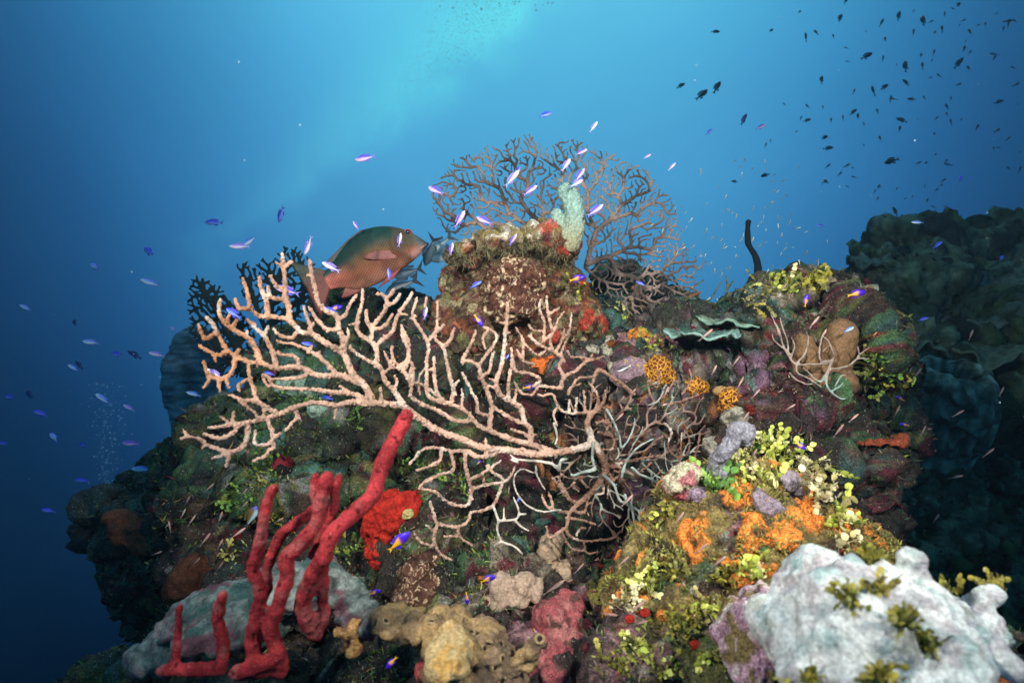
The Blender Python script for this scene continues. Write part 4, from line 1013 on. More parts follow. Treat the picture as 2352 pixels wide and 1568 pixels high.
# grey-beige smooth lumps
for x, y, a, b, lab, cc in [(1695, 970, 40, 36, 'pale grey-beige smooth sponge under the dark orange honeycomb sponge', (.33, .31, .24)), (1640, 1025, 26, 22, 'small grey-beige sponge left of the lilac finger sponge', (.35, .33, .26)), (1395, 805, 24, 34, 'upright pale beige sponge above the centre of the fan tangle', (.42, .40, .30)), (1362, 800, 18, 14, 'small round beige sponge left of the upright pale beige sponge', (.42, .40, .30)),
                            (1405, 845, 14, 14, 'tiny beige ball sponge just left of the striped fish', (.40, .37, .27)), (1455, 860, 52, 40, 'flat dusty purple crust sponge with yellow dots behind the striped fish', (.28, .19, .22)), (1250, 850, 44, 34, 'vivid orange crust sponge glowing through the sea fan branches', (.62, .15, .03)),
                            (1470, 770, 30, 16, 'small orange crust on the ridge above the striped fish', (.50, .20, .04)), (1502, 785, 24, 20, 'salmon pink crust on the ridge right of the small orange crust', (.55, .20, .17)), (1640, 770, 26, 12, 'small red crust in the shade under the teal plate corals', (.40, .04, .03)), (690, 890, 60, 26, 'pale minty green crust behind the middle left branches of the big sea fan', (.24, .36, .26)), (738, 940, 34, 22, 'round minty green crust just above the trunk of the big sea fan', (.26, .38, .29)), (600, 905, 40, 20, 'olive crust behind the left branches of the big sea fan', (.16, .18, .08)), (652, 1075, 24, 26, 'dark red crust sponge on the left slope below the big sea fan', (.24, .02, .03))]:
    p, nn = hit(x, y); d = p[1]
    def cf(V, n, cc=cc): return mixc(np.tile(np.array(cc), (len(V), 1)), np.array(cc) * .35, sstep(.15, .4, fbm(V * 55, 3))) if 'purple' not in lab else mixc(np.tile(np.array(cc), (len(V), 1)), (.45, .30, .05), sstep(.42, .5, noise(V * 110)))
    lump('crust_sponge', [S(x, y, d + .008, a, .022, b), S(x + a * .4, y + b * .3, d + .01, a * .6, .02, b * .7), S(x - a * .4, y - b * .2, d + .012, a * .6, .02, b * .6)], .0026, M_SOFT, cc, lab, 'sponge', (28, .008), (90, .003), cfn=cf)
# pillar coral on the pinnacle, teal at the tip and tan at the foot
def pil_c(V, n):
    x = PX(V); c = np.tile(np.array((.26, .42, .36)), (len(V), 1)); c = mixc(c, (.34, .34, .21), sstep(470, 570, x[:, 1])); return c * (.8 + .5 * sstep(-.2, .3, noise(V * 230)))[:, None]
d = 1.42; q = [C3(v) for v in ((1110, 800), (1140, 700), (1140, 590), (1115, 510), (1085, 470))]
o, VL, QL, nL = lump('pillar_coral', [([(a, b, d) for a, b in q], 25, 21), ([(*C3((1080, 760)), d + .01), (*C3((1040, 690)), d + .01), (*C3((1025, 620)), d + .01)], 19, 15), (*C3((1090, 770)), d, 24, .03, 22)], .0028, mat('polyps', var=(300, .7, 1.3), bump=((420, .004),), rough=.9, spec=.1), None, 'pale teal pillar coral with two blunt lobes standing on the pinnacle', 'coral', (20, .003), (220, .003), cfn=pil_c)
# brown tubes on the right shoulder
o_b, *_ = lump('tube_sponge', [([(1905, 880, 1.34), (1925, 800, 1.32), (1935, 760, 1.32)], 36, 32), ([(1860, 880, 1.34), (1850, 830, 1.34), (1842, 790, 1.36)], 36, 26), (1915, 880, 1.33, 46, .05, 40), (1870, 880, 1.33, 48, .05, 34)], .0035, M_SMOOTH, (.20, .115, .055), 'fat smooth brown tube sponges on the right end of the reef top', 'sponge', (14, .010), (60, .002))
# far blue sponge at the left
def ridge_c(V, n): return np.tile(np.array((.11, .19, .22)), (len(V), 1)) * (.6 + .8 * sstep(-.3, .3, noise(V * np.array((12, 12, 50)))))[:, None]
parts = [tube(catmull(np.array([P(450, 1070, 3.4), P(435, 980, 3.4), P(425, 880, 3.4), P(435, 800, 3.4), P(455, 785, 3.4)]), .02), np.linspace(48, 38, 21)[:len(catmull(np.array([P(450, 1070, 3.4), P(435, 980, 3.4), P(425, 880, 3.4), P(435, 800, 3.4), P(455, 785, 3.4)]), .02))].tolist() if False else 38 * 3.4 / F, 14),
         tube(catmull(np.array([P(500, 1060, 3.45), P(490, 950, 3.45), P(470, 850, 3.45), P(478, 810, 3.45)]), .02), 40 * 3.45 / F, 14), ell(P(412, 880, 3.4), (.09, .1, .22))]
V, Q, n = fuse(parts, .011, 6); V = V + n * (.025 * fbm(V * 5, 2) + .011 * noise(V * np.array((10, 10, 50))))[:, None]
tag(obj('barrel_sponge', V, Q, M_SOFT, ridge_c(V, n)), 'hazy blue ribbed barrel sponge at the left edge of the reef behind the fans', 'sponge')
# barrel sponge far right, with an open ribbed mouth
th = np.linspace(0, 2 * math.pi, 97)[:-1]; prof = [(1.0, -1.9), (1.02, -1.2), (1.05, -.6), (1.02, -.1), (.9, .25), (.78, .40), (.66, .42), (.58, .34), (.52, .1), (.46, -.5), (.2, -.6), (.01, -.6)]
pr = catmull(np.array([(a, b, 0) for a, b in prof]), .05)
Rb = .165; Vb = []
for a, b, _ in pr:
    rr = a * (1 + .07 * np.sin(th * 17 + 1.5 * np.sin(b * 4)) * (b > -1.5)) + .05 * np.sin(3 * th + b * 2)
    Vb.append(np.stack([rr * np.cos(th), rr * np.sin(th), np.full_like(th, b) + .05 * np.sin(2 * th)], 1))
Vb = np.array(Vb); m_ = len(th); k_ = len(pr); Vb = Vb.reshape(-1, 3) * Rb; Vb = Vb @ np.array(Matrix.Rotation(R(24), 3, 'X')).T
Vb = Vb + (.02 * fbm(Vb * 14, 3))[:, None] * (1, 1, 1) + P(2185, 885, 2.35)
i = np.arange(k_ - 1)[:, None] * m_; j = np.arange(m_)[None]; Qb = np.stack([i + j, i + (j + 1) % m_, i + m_ + (j + 1) % m_, i + m_ + j], 2).reshape(-1, 4)
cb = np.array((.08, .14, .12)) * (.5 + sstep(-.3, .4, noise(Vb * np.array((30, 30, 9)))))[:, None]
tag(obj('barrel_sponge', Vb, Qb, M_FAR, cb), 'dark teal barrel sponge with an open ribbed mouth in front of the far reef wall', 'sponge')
# plate corals
def plate(x, y, d, a, b, lab, col, tilt=20, wav=.012, edge=None, yaw=0, name='plate_coral', th_=.006):
    nr, na = 14, 72; r = np.linspace(0, 1, nr); t = np.linspace(0, 2 * math.pi, na + 1)[:-1]; rr, tt = np.meshgrid(r, t, indexing='ij')
    rad = 1 + .10 * np.sin(3 * tt + x) + .06 * np.sin(7 * tt + y) + .03 * np.sin(17 * tt)
    X = rr * rad * np.cos(tt) * a * d / F; Y = rr * rad * np.sin(tt) * b * d / F
    Zz = wav * (rr ** 2) * (np.sin(5 * tt + x) + .6 * np.sin(11 * tt + y)) + .03 * rr ** 2 * a * d / F + .0015 * np.sin(60 * rr)
    up_ = np.stack([X, Y, Zz], 2).reshape(-1, 3); dn = up_ - np.array((0, 0, th_)); dn = dn * np.array((.985, .985, 1)); V = np.vstack([up_, dn])
    i = np.arange(nr - 1)[:, None] * na; j = np.arange(na)[None]; q1 = np.stack([i + j, i + na + j, i + na + (j + 1) % na, i + (j + 1) % na], 2).reshape(-1, 4)
    n1 = nr * na; q2 = q1[:, ::-1] + n1; e = (nr - 1) * na; jj = np.arange(na); q3 = np.stack([e + jj, n1 + e + jj, n1 + e + (jj + 1) % na, e + (jj + 1) % na], 1)
    V = V + (.005 * noise(V * 60 + x) + .004 * noise(V * 160 + x))[:, None] * np.array((0, 0, 1))
    M = np.array(Matrix.Rotation(R(yaw), 3, 'Z') @ Matrix.Rotation(R(tilt), 3, 'X')); V = V @ M.T + P(x, y, d)
    rf = np.tile(rr.ravel(), 2); c = np.tile(np.array(col), (len(V), 1)) * (.5 + .9 * sstep(-.4, .4, fbm(V * 60, 4)))[:, None]
    if edge is not None: c = mixc(c, edge, sstep(.88, 1, rf))
    return tag(obj(name, V, np.vstack([q1, q2, q3]), M_SMOOTH, c), lab, 'coral')
plate(1615, 765, 1.45, 85, 70, 'wavy teal plate coral jutting over a dark gap below the ridge', (.11, .19, .15), 5, .007, (.26, .44, .38))
plate(1690, 735, 1.55, 80, 80, 'upper teal plate coral behind the wavy one on the ridge', (.13, .18, .12), 8, .007, (.24, .40, .32))
plate(1625, 715, 1.68, 70, 70, 'small dark green plate coral on the ridge crest', (.08, .16, .12), 14, .01)
plate(1940, 655, 1.45, 58, 70, 'domed brown plate coral with a pale rim at the right end of the reef top', (.22, .17, .10), 24, .010, (.22, .34, .28))
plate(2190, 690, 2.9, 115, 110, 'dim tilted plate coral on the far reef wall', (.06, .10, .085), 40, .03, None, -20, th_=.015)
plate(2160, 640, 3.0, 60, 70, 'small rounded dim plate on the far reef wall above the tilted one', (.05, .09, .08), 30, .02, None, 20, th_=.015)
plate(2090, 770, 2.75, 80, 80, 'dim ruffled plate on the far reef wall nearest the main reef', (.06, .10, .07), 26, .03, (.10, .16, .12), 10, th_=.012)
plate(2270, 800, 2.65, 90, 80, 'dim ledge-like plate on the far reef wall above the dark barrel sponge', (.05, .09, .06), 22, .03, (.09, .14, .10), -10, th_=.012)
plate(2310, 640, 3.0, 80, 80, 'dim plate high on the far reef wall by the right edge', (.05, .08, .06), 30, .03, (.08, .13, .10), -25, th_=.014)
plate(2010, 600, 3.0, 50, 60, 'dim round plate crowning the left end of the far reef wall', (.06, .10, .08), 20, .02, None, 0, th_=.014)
# a dim tube standing on the far wall
V, Fc = tube(catmull(np.array([P(2185, 590, 3.1), P(2178, 550, 3.1), P(2165, 522, 3.1), P(2145, 515, 3.1)]), .01), np.linspace(.045, .062, len(catmull(np.array([P(2185, 590, 3.1), P(2178, 550, 3.1), P(2165, 522, 3.1), P(2145, 515, 3.1)]), .01))), 12)
V = V + (.02 * fbm(V * 12, 2))[:, None]; tag(obj('tube_sponge', V, Fc, M_FAR, np.tile((.02, .03, .03), (len(V), 1))), 'dark bent tube sponge sticking up from the far reef wall', 'sponge')
# orange-brown overhang sponges in the dark left and right
for x, y, a, b, roll, cc, lab in [(330, 1230, 110, 34, -25, (.14, .045, .02), 'dim rusty orange sponge across the dark lower left outcrop'), (440, 1340, 50, 60, 0, (.10, .035, .018), 'dim brown sponge in the dark hollow left of the grey slab'), (2020, 1010, 60, 10, 10, (.30, .07, .03), 'dim orange curved rim under the dark overhang at right')]:
    d = hit(x, y, default=1.75)[0][1]; lump('crust_sponge', [S(x, y, d + .01, a, .05, b, roll)], .005, M_SOFT, cc, lab, 'sponge', (12, .02), (50, .006))
# ------------------------------------------------------------------ algae with disc-shaped segments
M_ALGA = mat('alga', var=(200, .8, 1.2), rough=.45, spec=.35)
def disc_mesh(C_, Nn, r, thick=.18, seg=8):
    n = len(C_); a = np.cross(Nn, RNG.normal(size=(n, 3))); a /= np.linalg.norm(a, axis=1)[:, None]; b = np.cross(Nn, a)
    th = np.arange(seg) * 2 * math.pi / seg; w = 1 + .16 * RNG.normal(size=(n, seg)).clip(-1, 1)
    rim = C_[:, None] + (r[:, None] * w)[:, :, None] * (np.cos(th)[None, :, None] * a[:, None] + np.sin(th)[None, :, None] * b[:, None])
    t = C_ + Nn * (r * thick)[:, None]; u = C_ - Nn * (r * thick)[:, None]
    V = np.concatenate([rim, t[:, None], u[:, None]], 1).reshape(-1, 3); k = np.arange(n)[:, None, None] * (seg + 2); j = np.arange(seg); j2 = (j + 1) % seg
    f = np.concatenate([np.stack([j, j2, np.full(seg, seg)], 1), np.stack([j2, j, np.full(seg, seg + 1)], 1)])[None] + k
    return V, f.reshape(-1, 3)
def clump(x, y, name, label, cat, K, ln, r, pal, spread=.02, lean=(0, 0, .6), trees=None, flat=False):
    p, n = hit(x, y, trees, 9.)
    if p[1] > 3:      # nothing straight behind: root it on the nearest flank
        q = (trees or _bv)[0].find_nearest(Vector(P(x, y, .66 if trees else 1.2))); p, n = np.array(q[0]), np.array(q[1])
    r = r * min(1.1, p[1] / .95) * (.62 if x > 1300 else .5); K = int(K * 2.2); spread = spread * .6 * p[1] / .95; n = n + np.array(lean); n /= np.linalg.norm(n); Cs, Ns, Rs, Co, st = [], [], [], [], []
    for k in range(K):
        b = p + RNG.normal(size=3) * spread * np.array((1, .7, .6)); h = n + RNG.normal(size=3) * .55; h /= np.linalg.norm(h); m = max(2, int(RNG.integers(ln[0], ln[1] + 1))); rr = r * RNG.uniform(.45, 1.4); q = b.copy(); f = RNG.normal(size=3) + np.array((0, -1.2, 0)); c = np.array(pal[RNG.integers(0, len(pal))]); path = [p - n * .012, b - h * rr * 2]
        for s_ in range(m):
            h = h + RNG.normal(size=3) * .22; h /= np.linalg.norm(h); q = q + h * rr * 1.65; nn = f - h * f.dot(h) + RNG.normal(size=3) * .5; Cs.append(q.copy()); Ns.append(nn / np.linalg.norm(nn)); Rs.append(rr * RNG.uniform(.85, 1.15)); Co.append(c * RNG.uniform(.75, 1.2) * (.75 + .45 * s_ / m)); path.append(q.copy())
        st.append(tube(np.array(path), rr * .16, 5))
    V1, f1 = disc_mesh(np.array(Cs), np.array(Ns), np.array(Rs)); c1 = np.repeat(np.array(Co), 10, 0); V2, f2 = join(st)
    e = empty(name, p); tag(e, label, cat)
    obj('stems', V2, f2, M_ALGA, np.tile(np.array(pal[0]) * .5, (len(V2), 1)), e); obj('leaves', V1, f1, M_ALGA, np.clip(c1, 0, .9), e, smooth=False)
YG = [(.52, .56, .10), (.62, .62, .16), (.40, .46, .07), (.70, .66, .30), (.30, .38, .06)]
PALE = [(.66, .60, .34), (.56, .50, .26), (.42, .36, .14), (.30, .26, .08)]
OL = [(.24, .23, .04), (.34, .30, .05), (.16, .17, .04)]
GR = [(.16, .30, .05), (.22, .36, .06), (.10, .22, .05)]
for x, y, K, ln, r, pal, sp, lab in [
        (1745, 1030, 16, (3, 7), .0075, YG, .02, 'bright yellow-green disc algae on the summit of the coral head'), (1790, 1040, 16, (3, 6), .008, YG, .02, 'yellow-green disc algae spilling right from the summit of the coral head'), (1665, 1085, 10, (3, 5), .0075, YG, .018, 'yellow disc algae beside the foot of the lilac finger sponge'),
        (1840, 1075, 18, (3, 5), .0085, PALE, .022, 'cream and yellow disc algae at the upper right edge of the coral head'), (1715, 1085, 18, (3, 5), .007, PALE, .025, 'pale cream disc algae in the middle of the coral head top'), (1760, 1100, 14, (2, 5), .007, YG, .025, 'mixed yellow disc algae above the lilac cushion sponge'), (1870, 1130, 12, (2, 5), .008, PALE, .02, 'pale disc algae on the right shoulder of the coral head'),
        (1930, 1200, 14, (2, 5), .008, YG, .02, 'yellow disc algae low on the right flank of the coral head'), (1955, 1255, 12, (2, 4), .008, PALE, .02, 'pale whitish disc algae above the left horn of the pale sponge'), (1640, 1120, 14, (3, 5), .0085, GR, .012, 'dark green leafy algae beside the purple-grey knob'), (1745, 1020, 10, (2, 4), .0085, GR, .014, 'fresh green leafy algae tucked into the summit disc algae'),
        (1885, 1070, 7, (3, 5), .008, YG, .012, 'single upright tuft of yellow algae off the right of the coral head'), (1545, 1185, 14, (2, 4), .006, OL + YG[:1], .02, 'olive yellow algae at the left foot of the coral head'), (1480, 1350, 14, (2, 4), .0075, YG, .022, 'yellow-green disc algae below the bottom branches of the big sea fan'), (1440, 1385, 14, (2, 4), .0075, PALE, .022, 'pale green disc algae left of the little red balls'),
        (1560, 1330, 22, (2, 4), .006, OL, .03, 'dark olive algae mat under the orange patches'), (1660, 1330, 24, (2, 4), .006, OL, .03, 'olive algae mat below the orange patch of the coral head'), (1730, 1320, 12, (2, 5), .008, YG, .016, 'yellow-green disc algae above the pink coralline rock'), (1560, 1440, 22, (2, 4), .0065, OL, .03, 'olive brown algae bed left of the coralline rock'), (1470, 1500, 24, (2, 4), .0065, YG + OL, .03, 'yellow olive algae bed near the bottom edge'),
        (1620, 1400, 16, (2, 4), .007, YG + PALE, .024, 'yellow algae with cream tips touching the coralline rock'), (1540, 1540, 20, (2, 4), .0065, OL + YG, .03, 'mossy yellow algae at the bottom edge right of the pink sponge'), (1420, 1530, 20, (2, 4), .006, OL, .03, 'brownish moss algae at the bottom edge beside the pink sponge'), (1640, 1520, 16, (2, 4), .007, OL + YG, .024, 'olive algae at the bottom edge under the coralline rock'),
        (530, 1275, 12, (3, 5), .0065, YG, .016, 'small yellow-green algae tuft in the shade above the grey slab'), (590, 1095, 20, (3, 5), .006, GR + OL, .03, 'green bushy algae on the left slope under the big sea fan'), (540, 1140, 20, (3, 5), .006, GR + OL, .03, 'olive-green bushy algae hanging left of the red rope sponge'), (620, 1060, 20, (3, 5), .0055, GR, .03, 'dense green algae below the left tip of the big sea fan'),
        (640, 1180, 14, (3, 5), .006, OL, .025, 'mustard algae between the rope sponge and the green bushy algae'), (800, 1260, 16, (3, 5), .0055, GR + OL, .03, 'green algae in the gap between the red rope and red encrusting sponges'), (700, 930, 20, (3, 4), .005, GR, .03, 'light green algae behind the middle of the big sea fan'), (800, 960, 20, (3, 4), .005, GR, .03, 'green algae glimpsed behind the trunk of the big sea fan'), (960, 1070, 18, (3, 4), .005, GR, .03, 'green algae tuft under the trunk of the big sea fan'),
        (1050, 1110, 18, (3, 4), .005, GR + OL, .03, 'mossy algae in the loops of the lower fan branches'), (1800, 660, 22, (2, 4), .007, YG + OL, .03, 'yellow-green algae on the crest of the right reef top'), (1750, 690, 22, (2, 4), .006, PALE + OL, .03, 'pale olive algae where the dark rod coral meets the reef top'), (1860, 650, 20, (2, 4), .008, [(.45, .40, .05), (.35, .34, .05)], .022, 'golden algae left of the domed brown plate coral'), (2010, 840, 20, (3, 5), .006, OL + GR, .03, 'dark green algae on the outer right slope below the tube sponges'),
        (2040, 870, 20, (3, 5), .006, OL + GR, .03, 'shaded green algae at the outermost right slope'), (1430, 720, 16, (3, 4), .005, YG, .025, 'small yellow-green algae under the lowest twigs of the tall fan'), (1500, 800, 16, (3, 4), .005, GR + YG, .025, 'green algae on the ridge above the honeycomb sponges'), (1330, 660, 12, (3, 4), .005, OL, .02, 'olive tuft on the right side of the pinnacle')]:
    clump(x, y, 'disc_algae', lab, 'algae', K, ln, r, pal, sp)
for (a, b), K, r, lab in [((1170, 1110), 26, .0075, 'dark olive leafy weed rooted on top of the pale sponge'), ((1310, 1050), 20, .0075, 'golden olive leafy weed right of the dark one on the pale sponge'), ((1430, 1230), 26, .008, 'round brown-olive weed in the centre of the pale sponge'), ((1590, 1350), 26, .008, 'dark weed on the right part of the pale sponge'), ((1310, 1530), 20, .008, 'yellow-green weed on the pale sponge at the bottom edge'), ((940, 1545), 14, .008, 'black-green weed on the left base of the pale sponge'),
                          ((1680, 1000), 10, .007, 'olive weed behind the left horn of the pale sponge'), ((1960, 960), 12, .007, 'yellow weed behind the right horn of the pale sponge'), ((1280, 890), 24, .007, 'olive brown weed along the upper edge of the pale sponge')]:
    x, y = C7((a, b)); clump(x, y, 'leafy_weed', lab, 'seaweed', K, (2, 4), r, OL if 'yellow' not in lab and 'golden' not in lab else [(.40, .34, .05), (.28, .24, .05)], .012, (0, -.2, .5), [trW])
# little red ball tunicates in the olive algae
for k, (x, y, r_) in enumerate([(1455, 1385, .017), (1480, 1408, .012), (1447, 1420, .011), (1600, 1480, .012), (1380, 1300, .009)]):
    r_ *= .62; p, n = hit(x, y, None, .9); V, Fc = ell(p + n * r_ * .3, (r_, r_ * .8, r_ * .9)); V = V + (.2 * r_ * noise(V * 70))[:, None]
    tag(obj('red_tunicate', V, Fc, M_SOFT, np.tile((.34, .02, .012), (len(V), 1))), ['largest red ball tunicate among the yellow disc algae', 'red ball just right and below the largest one in the algae', 'red ball just under the largest one in the algae', 'lone red ball near the foot of the coralline rock', 'lone small red ball in the dark below the sea fan'][k], 'tunicate')
# ------------------------------------------------------------------ fish
M_FISH = mat('fish_skin', var=None, rough=.38, spec=.5)
M_FIN = mat('fin_skin', var=None, rough=.5, spec=.35)
M_EYE = mat('fish_eye', base=(.006, .006, .008), var=None, rough=.12, spec=.8)
def loft(top, bot, wid, n, m, cf, bend=0.):
    """body along -x from the nose at +.5; top, bottom and half width against u in 0..1"""
    u = np.linspace(0, 1, n) ** 1.15; f = lambda a: np.interp(u, *np.array(a).T)
    t, b, w = f(top), f(bot), f(wid); th = np.arange(m) * 2 * math.pi / m; ca, sa = np.cos(th), np.sin(th)
    Zc = (t + b) / 2; H = (t - b) / 2
    X = np.repeat((.5 - u)[:, None], m, 1); Y = w[:, None] * np.sign(ca) * np.abs(ca)[None] ** .9; Zz = Zc[:, None] + H[:, None] * sa[None]
    V = np.stack([X, Y + bend * (np.repeat(u[:, None], m, 1) - .4) ** 2 * np.sign(bend or 1) * 1.0, Zz], 2).reshape(-1, 3)
    i = np.arange(n - 1)[:, None] * m; j = np.arange(m)[None]; Q = np.stack([i + j, i + (j + 1) % m, i + m + (j + 1) % m, i + m + j], 2).reshape(-1, 4)
    k = len(V); V = np.vstack([V, V[:m].mean(0), V[-m:].mean(0)]); jj = np.arange(m)
    T = np.vstack([np.stack([np.full(m, k), (jj + 1) % m, jj], 1), np.stack([np.full(m, k + 1), (n - 1) * m + jj, (n - 1) * m + (jj + 1) % m], 1)])
    uu = np.concatenate([np.repeat(u, m), [0, 1]]); ss = np.concatenate([np.tile(sa, n), [0, 0]])
    return V, [Q, T], cf(uu, ss)
def fin(base, edge, th, cf, n=6, ripple=.0):
    """a thin fin between a base line and an edge line given in x, z"""
    b = catmull(np.array([(x, 0, z) for x, z in base], float), 1e9); b = np.array([(x, 0, z) for x, z in base], float); e = np.array([(x, 0, z) for x, z in edge], float)
    k = 14; s_ = np.linspace(0, 1, k); rs = lambda a: np.stack([np.interp(s_, np.linspace(0, 1, len(a)), a[:, i]) for i in range(3)], 1)
    b, e = rs(b), rs(e); t = np.linspace(0, 1, n)[:, None, None]; g = b[None] * (1 - t) + e[None] * t
    thk = th * (1 - .8 * t[:, :, 0]) * np.ones(k); g[:, :, 1] += ripple * np.sin(np.arange(k) * 2.2)[None] * t[:, :, 0]
    A = g.copy(); A[:, :, 1] += thk; Bk = g.copy(); Bk[:, :, 1] -= thk; V = np.vstack([A.reshape(-1, 3), Bk.reshape(-1, 3)])
    i = np.arange(n - 1)[:, None] * k; j = np.arange(k - 1)[None]; q = np.stack([i + j, i + j + 1, i + k + j + 1, i + k + j], 2).reshape(-1, 4); o_ = n * k
    ed = np.concatenate([np.arange(k - 1), np.arange(k - 1) + (n - 1) * k]); q3 = np.stack([ed, ed + 1, ed + 1 + o_, ed + o_], 1)
    q4 = np.stack([np.arange(n - 1) * k, np.arange(1, n) * k, np.arange(1, n) * k + o_, np.arange(n - 1) * k + o_], 1); q5 = q4 + k - 1
    tt = np.tile(np.repeat(np.linspace(0, 1, n), k), 2); return V, [np.vstack([q, q[:, ::-1] + o_, q3, q4, q5])], cf(tt, V)
def const(c): return lambda t, V: np.tile(np.array(c, float), (len(V), 1))
def small_fish(name, cf, tailc, finc, tall=.13, wide=.065, fork=.75, bend=0., eye=True, lod=0):
    n, m = ((22, 14), (10, 8))[lod]
    top = [(0, .005), (.06, .30 * tall), (.2, .80 * tall), (.4, tall), (.65, .75 * tall), (.85, .35 * tall), (1, .24 * tall)]; bot = [(a, -b * .95) for a, b in top]
    wid = [(0, .004), (.06, .4 * wide), (.2, .9 * wide), (.4, wide), (.7, .55 * wide), (1, .10 * wide)]
    top = [(u, z) for u, z in top]; V, Fc, c = loft(top, bot, wid, n, m, cf, bend); V[:, 0] = V[:, 0] * .78 + .11
    body = obj(name, V, Fc, M_FISH, c, origin=np.zeros(3)); by = bend * .36 * np.sign(bend or 1)
    def part(nm_, geo, mt=M_FIN, dy=0.):
        V2, F2, c2 = geo; V2 = V2 + np.array((0, dy, 0)); obj(nm_, V2, F2, mt, c2, body)
    tl = fin([(-.275, .2 * tall), (-.275, -.2 * tall)], [(-.50, fork * tall * 1.25), (-.43, .55 * tall), (-.375, 0), (-.43, -.55 * tall), (-.50, -fork * tall * 1.25)], .006, const(tailc), 4)
    part('tail_fin', tl, dy=by)
    if lod == 0:
        part('dorsal_fin', fin([(.26, .88 * tall), (.08, .97 * tall), (-.16, .52 * tall)], [(.22, 1.25 * tall), (.02, 1.38 * tall), (-.21, .98 * tall)], .004, const(finc), 4))
        part('anal_fin', fin([(.02, -.9 * tall), (-.16, -.5 * tall)], [(-.06, -1.3 * tall), (-.20, -.85 * tall)], .004, const(finc), 4))
        if eye:
            for s_ in (1, -1):
                Ve, Fe = ell((.405, s_ * .42 * wide * 1.05, .12 * tall), (.020, .010, .020), s=2); obj('eye', Ve, Fe, M_EYE, None, body)
    return body
def duo(back, belly, mid=0., sharp=.35, head=None):
    def f(u, s):
        t = sstep(mid - sharp, mid + sharp, s)[:, None]; c = np.array(belly) * (1 - t) + np.array(back) * t
        if head is not None: c = mixc(c, head, sstep(.28, .08, u))
        return c
    return f
def place(o, x, y, d, len_px, ang, yaw=0., roll=0.):
    """nose direction ang degrees in the picture plane, yaw degrees away from the camera"""
    a, b = R(ang), R(yaw); X = Vector((math.cos(a) * math.cos(b), math.sin(b), math.sin(a) * math.cos(b)))
    up = Vector((-math.sin(a), 0, math.cos(a)));
    if up.z < 0: up = -up
    up = (up - X * up.dot(X)).normalized()
    if roll: up = Matrix.Rotation(R(roll), 3, X) @ up
    Y = up.cross(X); M = Matrix((X, Y, up)).transposed(); o.rotation_euler = M.to_euler(); o.location = P(x, y, d)
    k = len_px * d / F / max(math.cos(b), .3); o.scale = (k, k, k)
_used = set()
def school(proto, x, y, d, L_, ang, yaw=0, label=None, cat=None, group=None, roll=0):
    if proto.name not in _used: o = proto; _used.add(proto.name)
    else:
        o = proto.copy(); COL.objects.link(o)
        for c in proto.children:
            q = c.copy(); COL.objects.link(q); q.parent = o
    place(o, x, y, d, L_, ang, yaw, roll); tag(o, label, cat, group); return o
BL = (.10, .08, .72); VI = (.30, .22, .80)
ch_violet = small_fish('blue_chromis', duo((.12, .07, .62), (.72, .50, .82), .05, .55, (.62, .55, .80)), (.16, .16, .55), (.14, .10, .6))
ch_pale = small_fish('blue_chromis', duo((.30, .20, .80), (.85, .80, .92), .1, .5, (.85, .82, .92)), (.25, .30, .60), (.25, .2, .7), tall=.12, bend=.12)
ch_blue = small_fish('blue_chromis', duo((.035, .05, .75), (.20, .32, .90), .0, .6), (.05, .10, .45), (.05, .06, .6), tall=.125)
ch_dark = small_fish('blue_chromis', duo((.012, .018, .12), (.02, .03, .20), 0, .6), (.01, .02, .06), (.01, .02, .08))
ch_sky = small_fish('blue_chromis', duo((.14, .28, .90), (.65, .88, .98), .05, .6, (.60, .82, .95)), (.10, .2, .6), (.12, .22, .7), tall=.125, bend=-.1)
G = 'small blue chromis swimming round the reef'
KIND = {'v': (ch_violet, 'violet'), 'p': (ch_pale, 'whitish'), 'b': (ch_blue, 'bright blue'), 'd': (ch_dark, 'dark navy'), 's': (ch_sky, 'pale blue')}
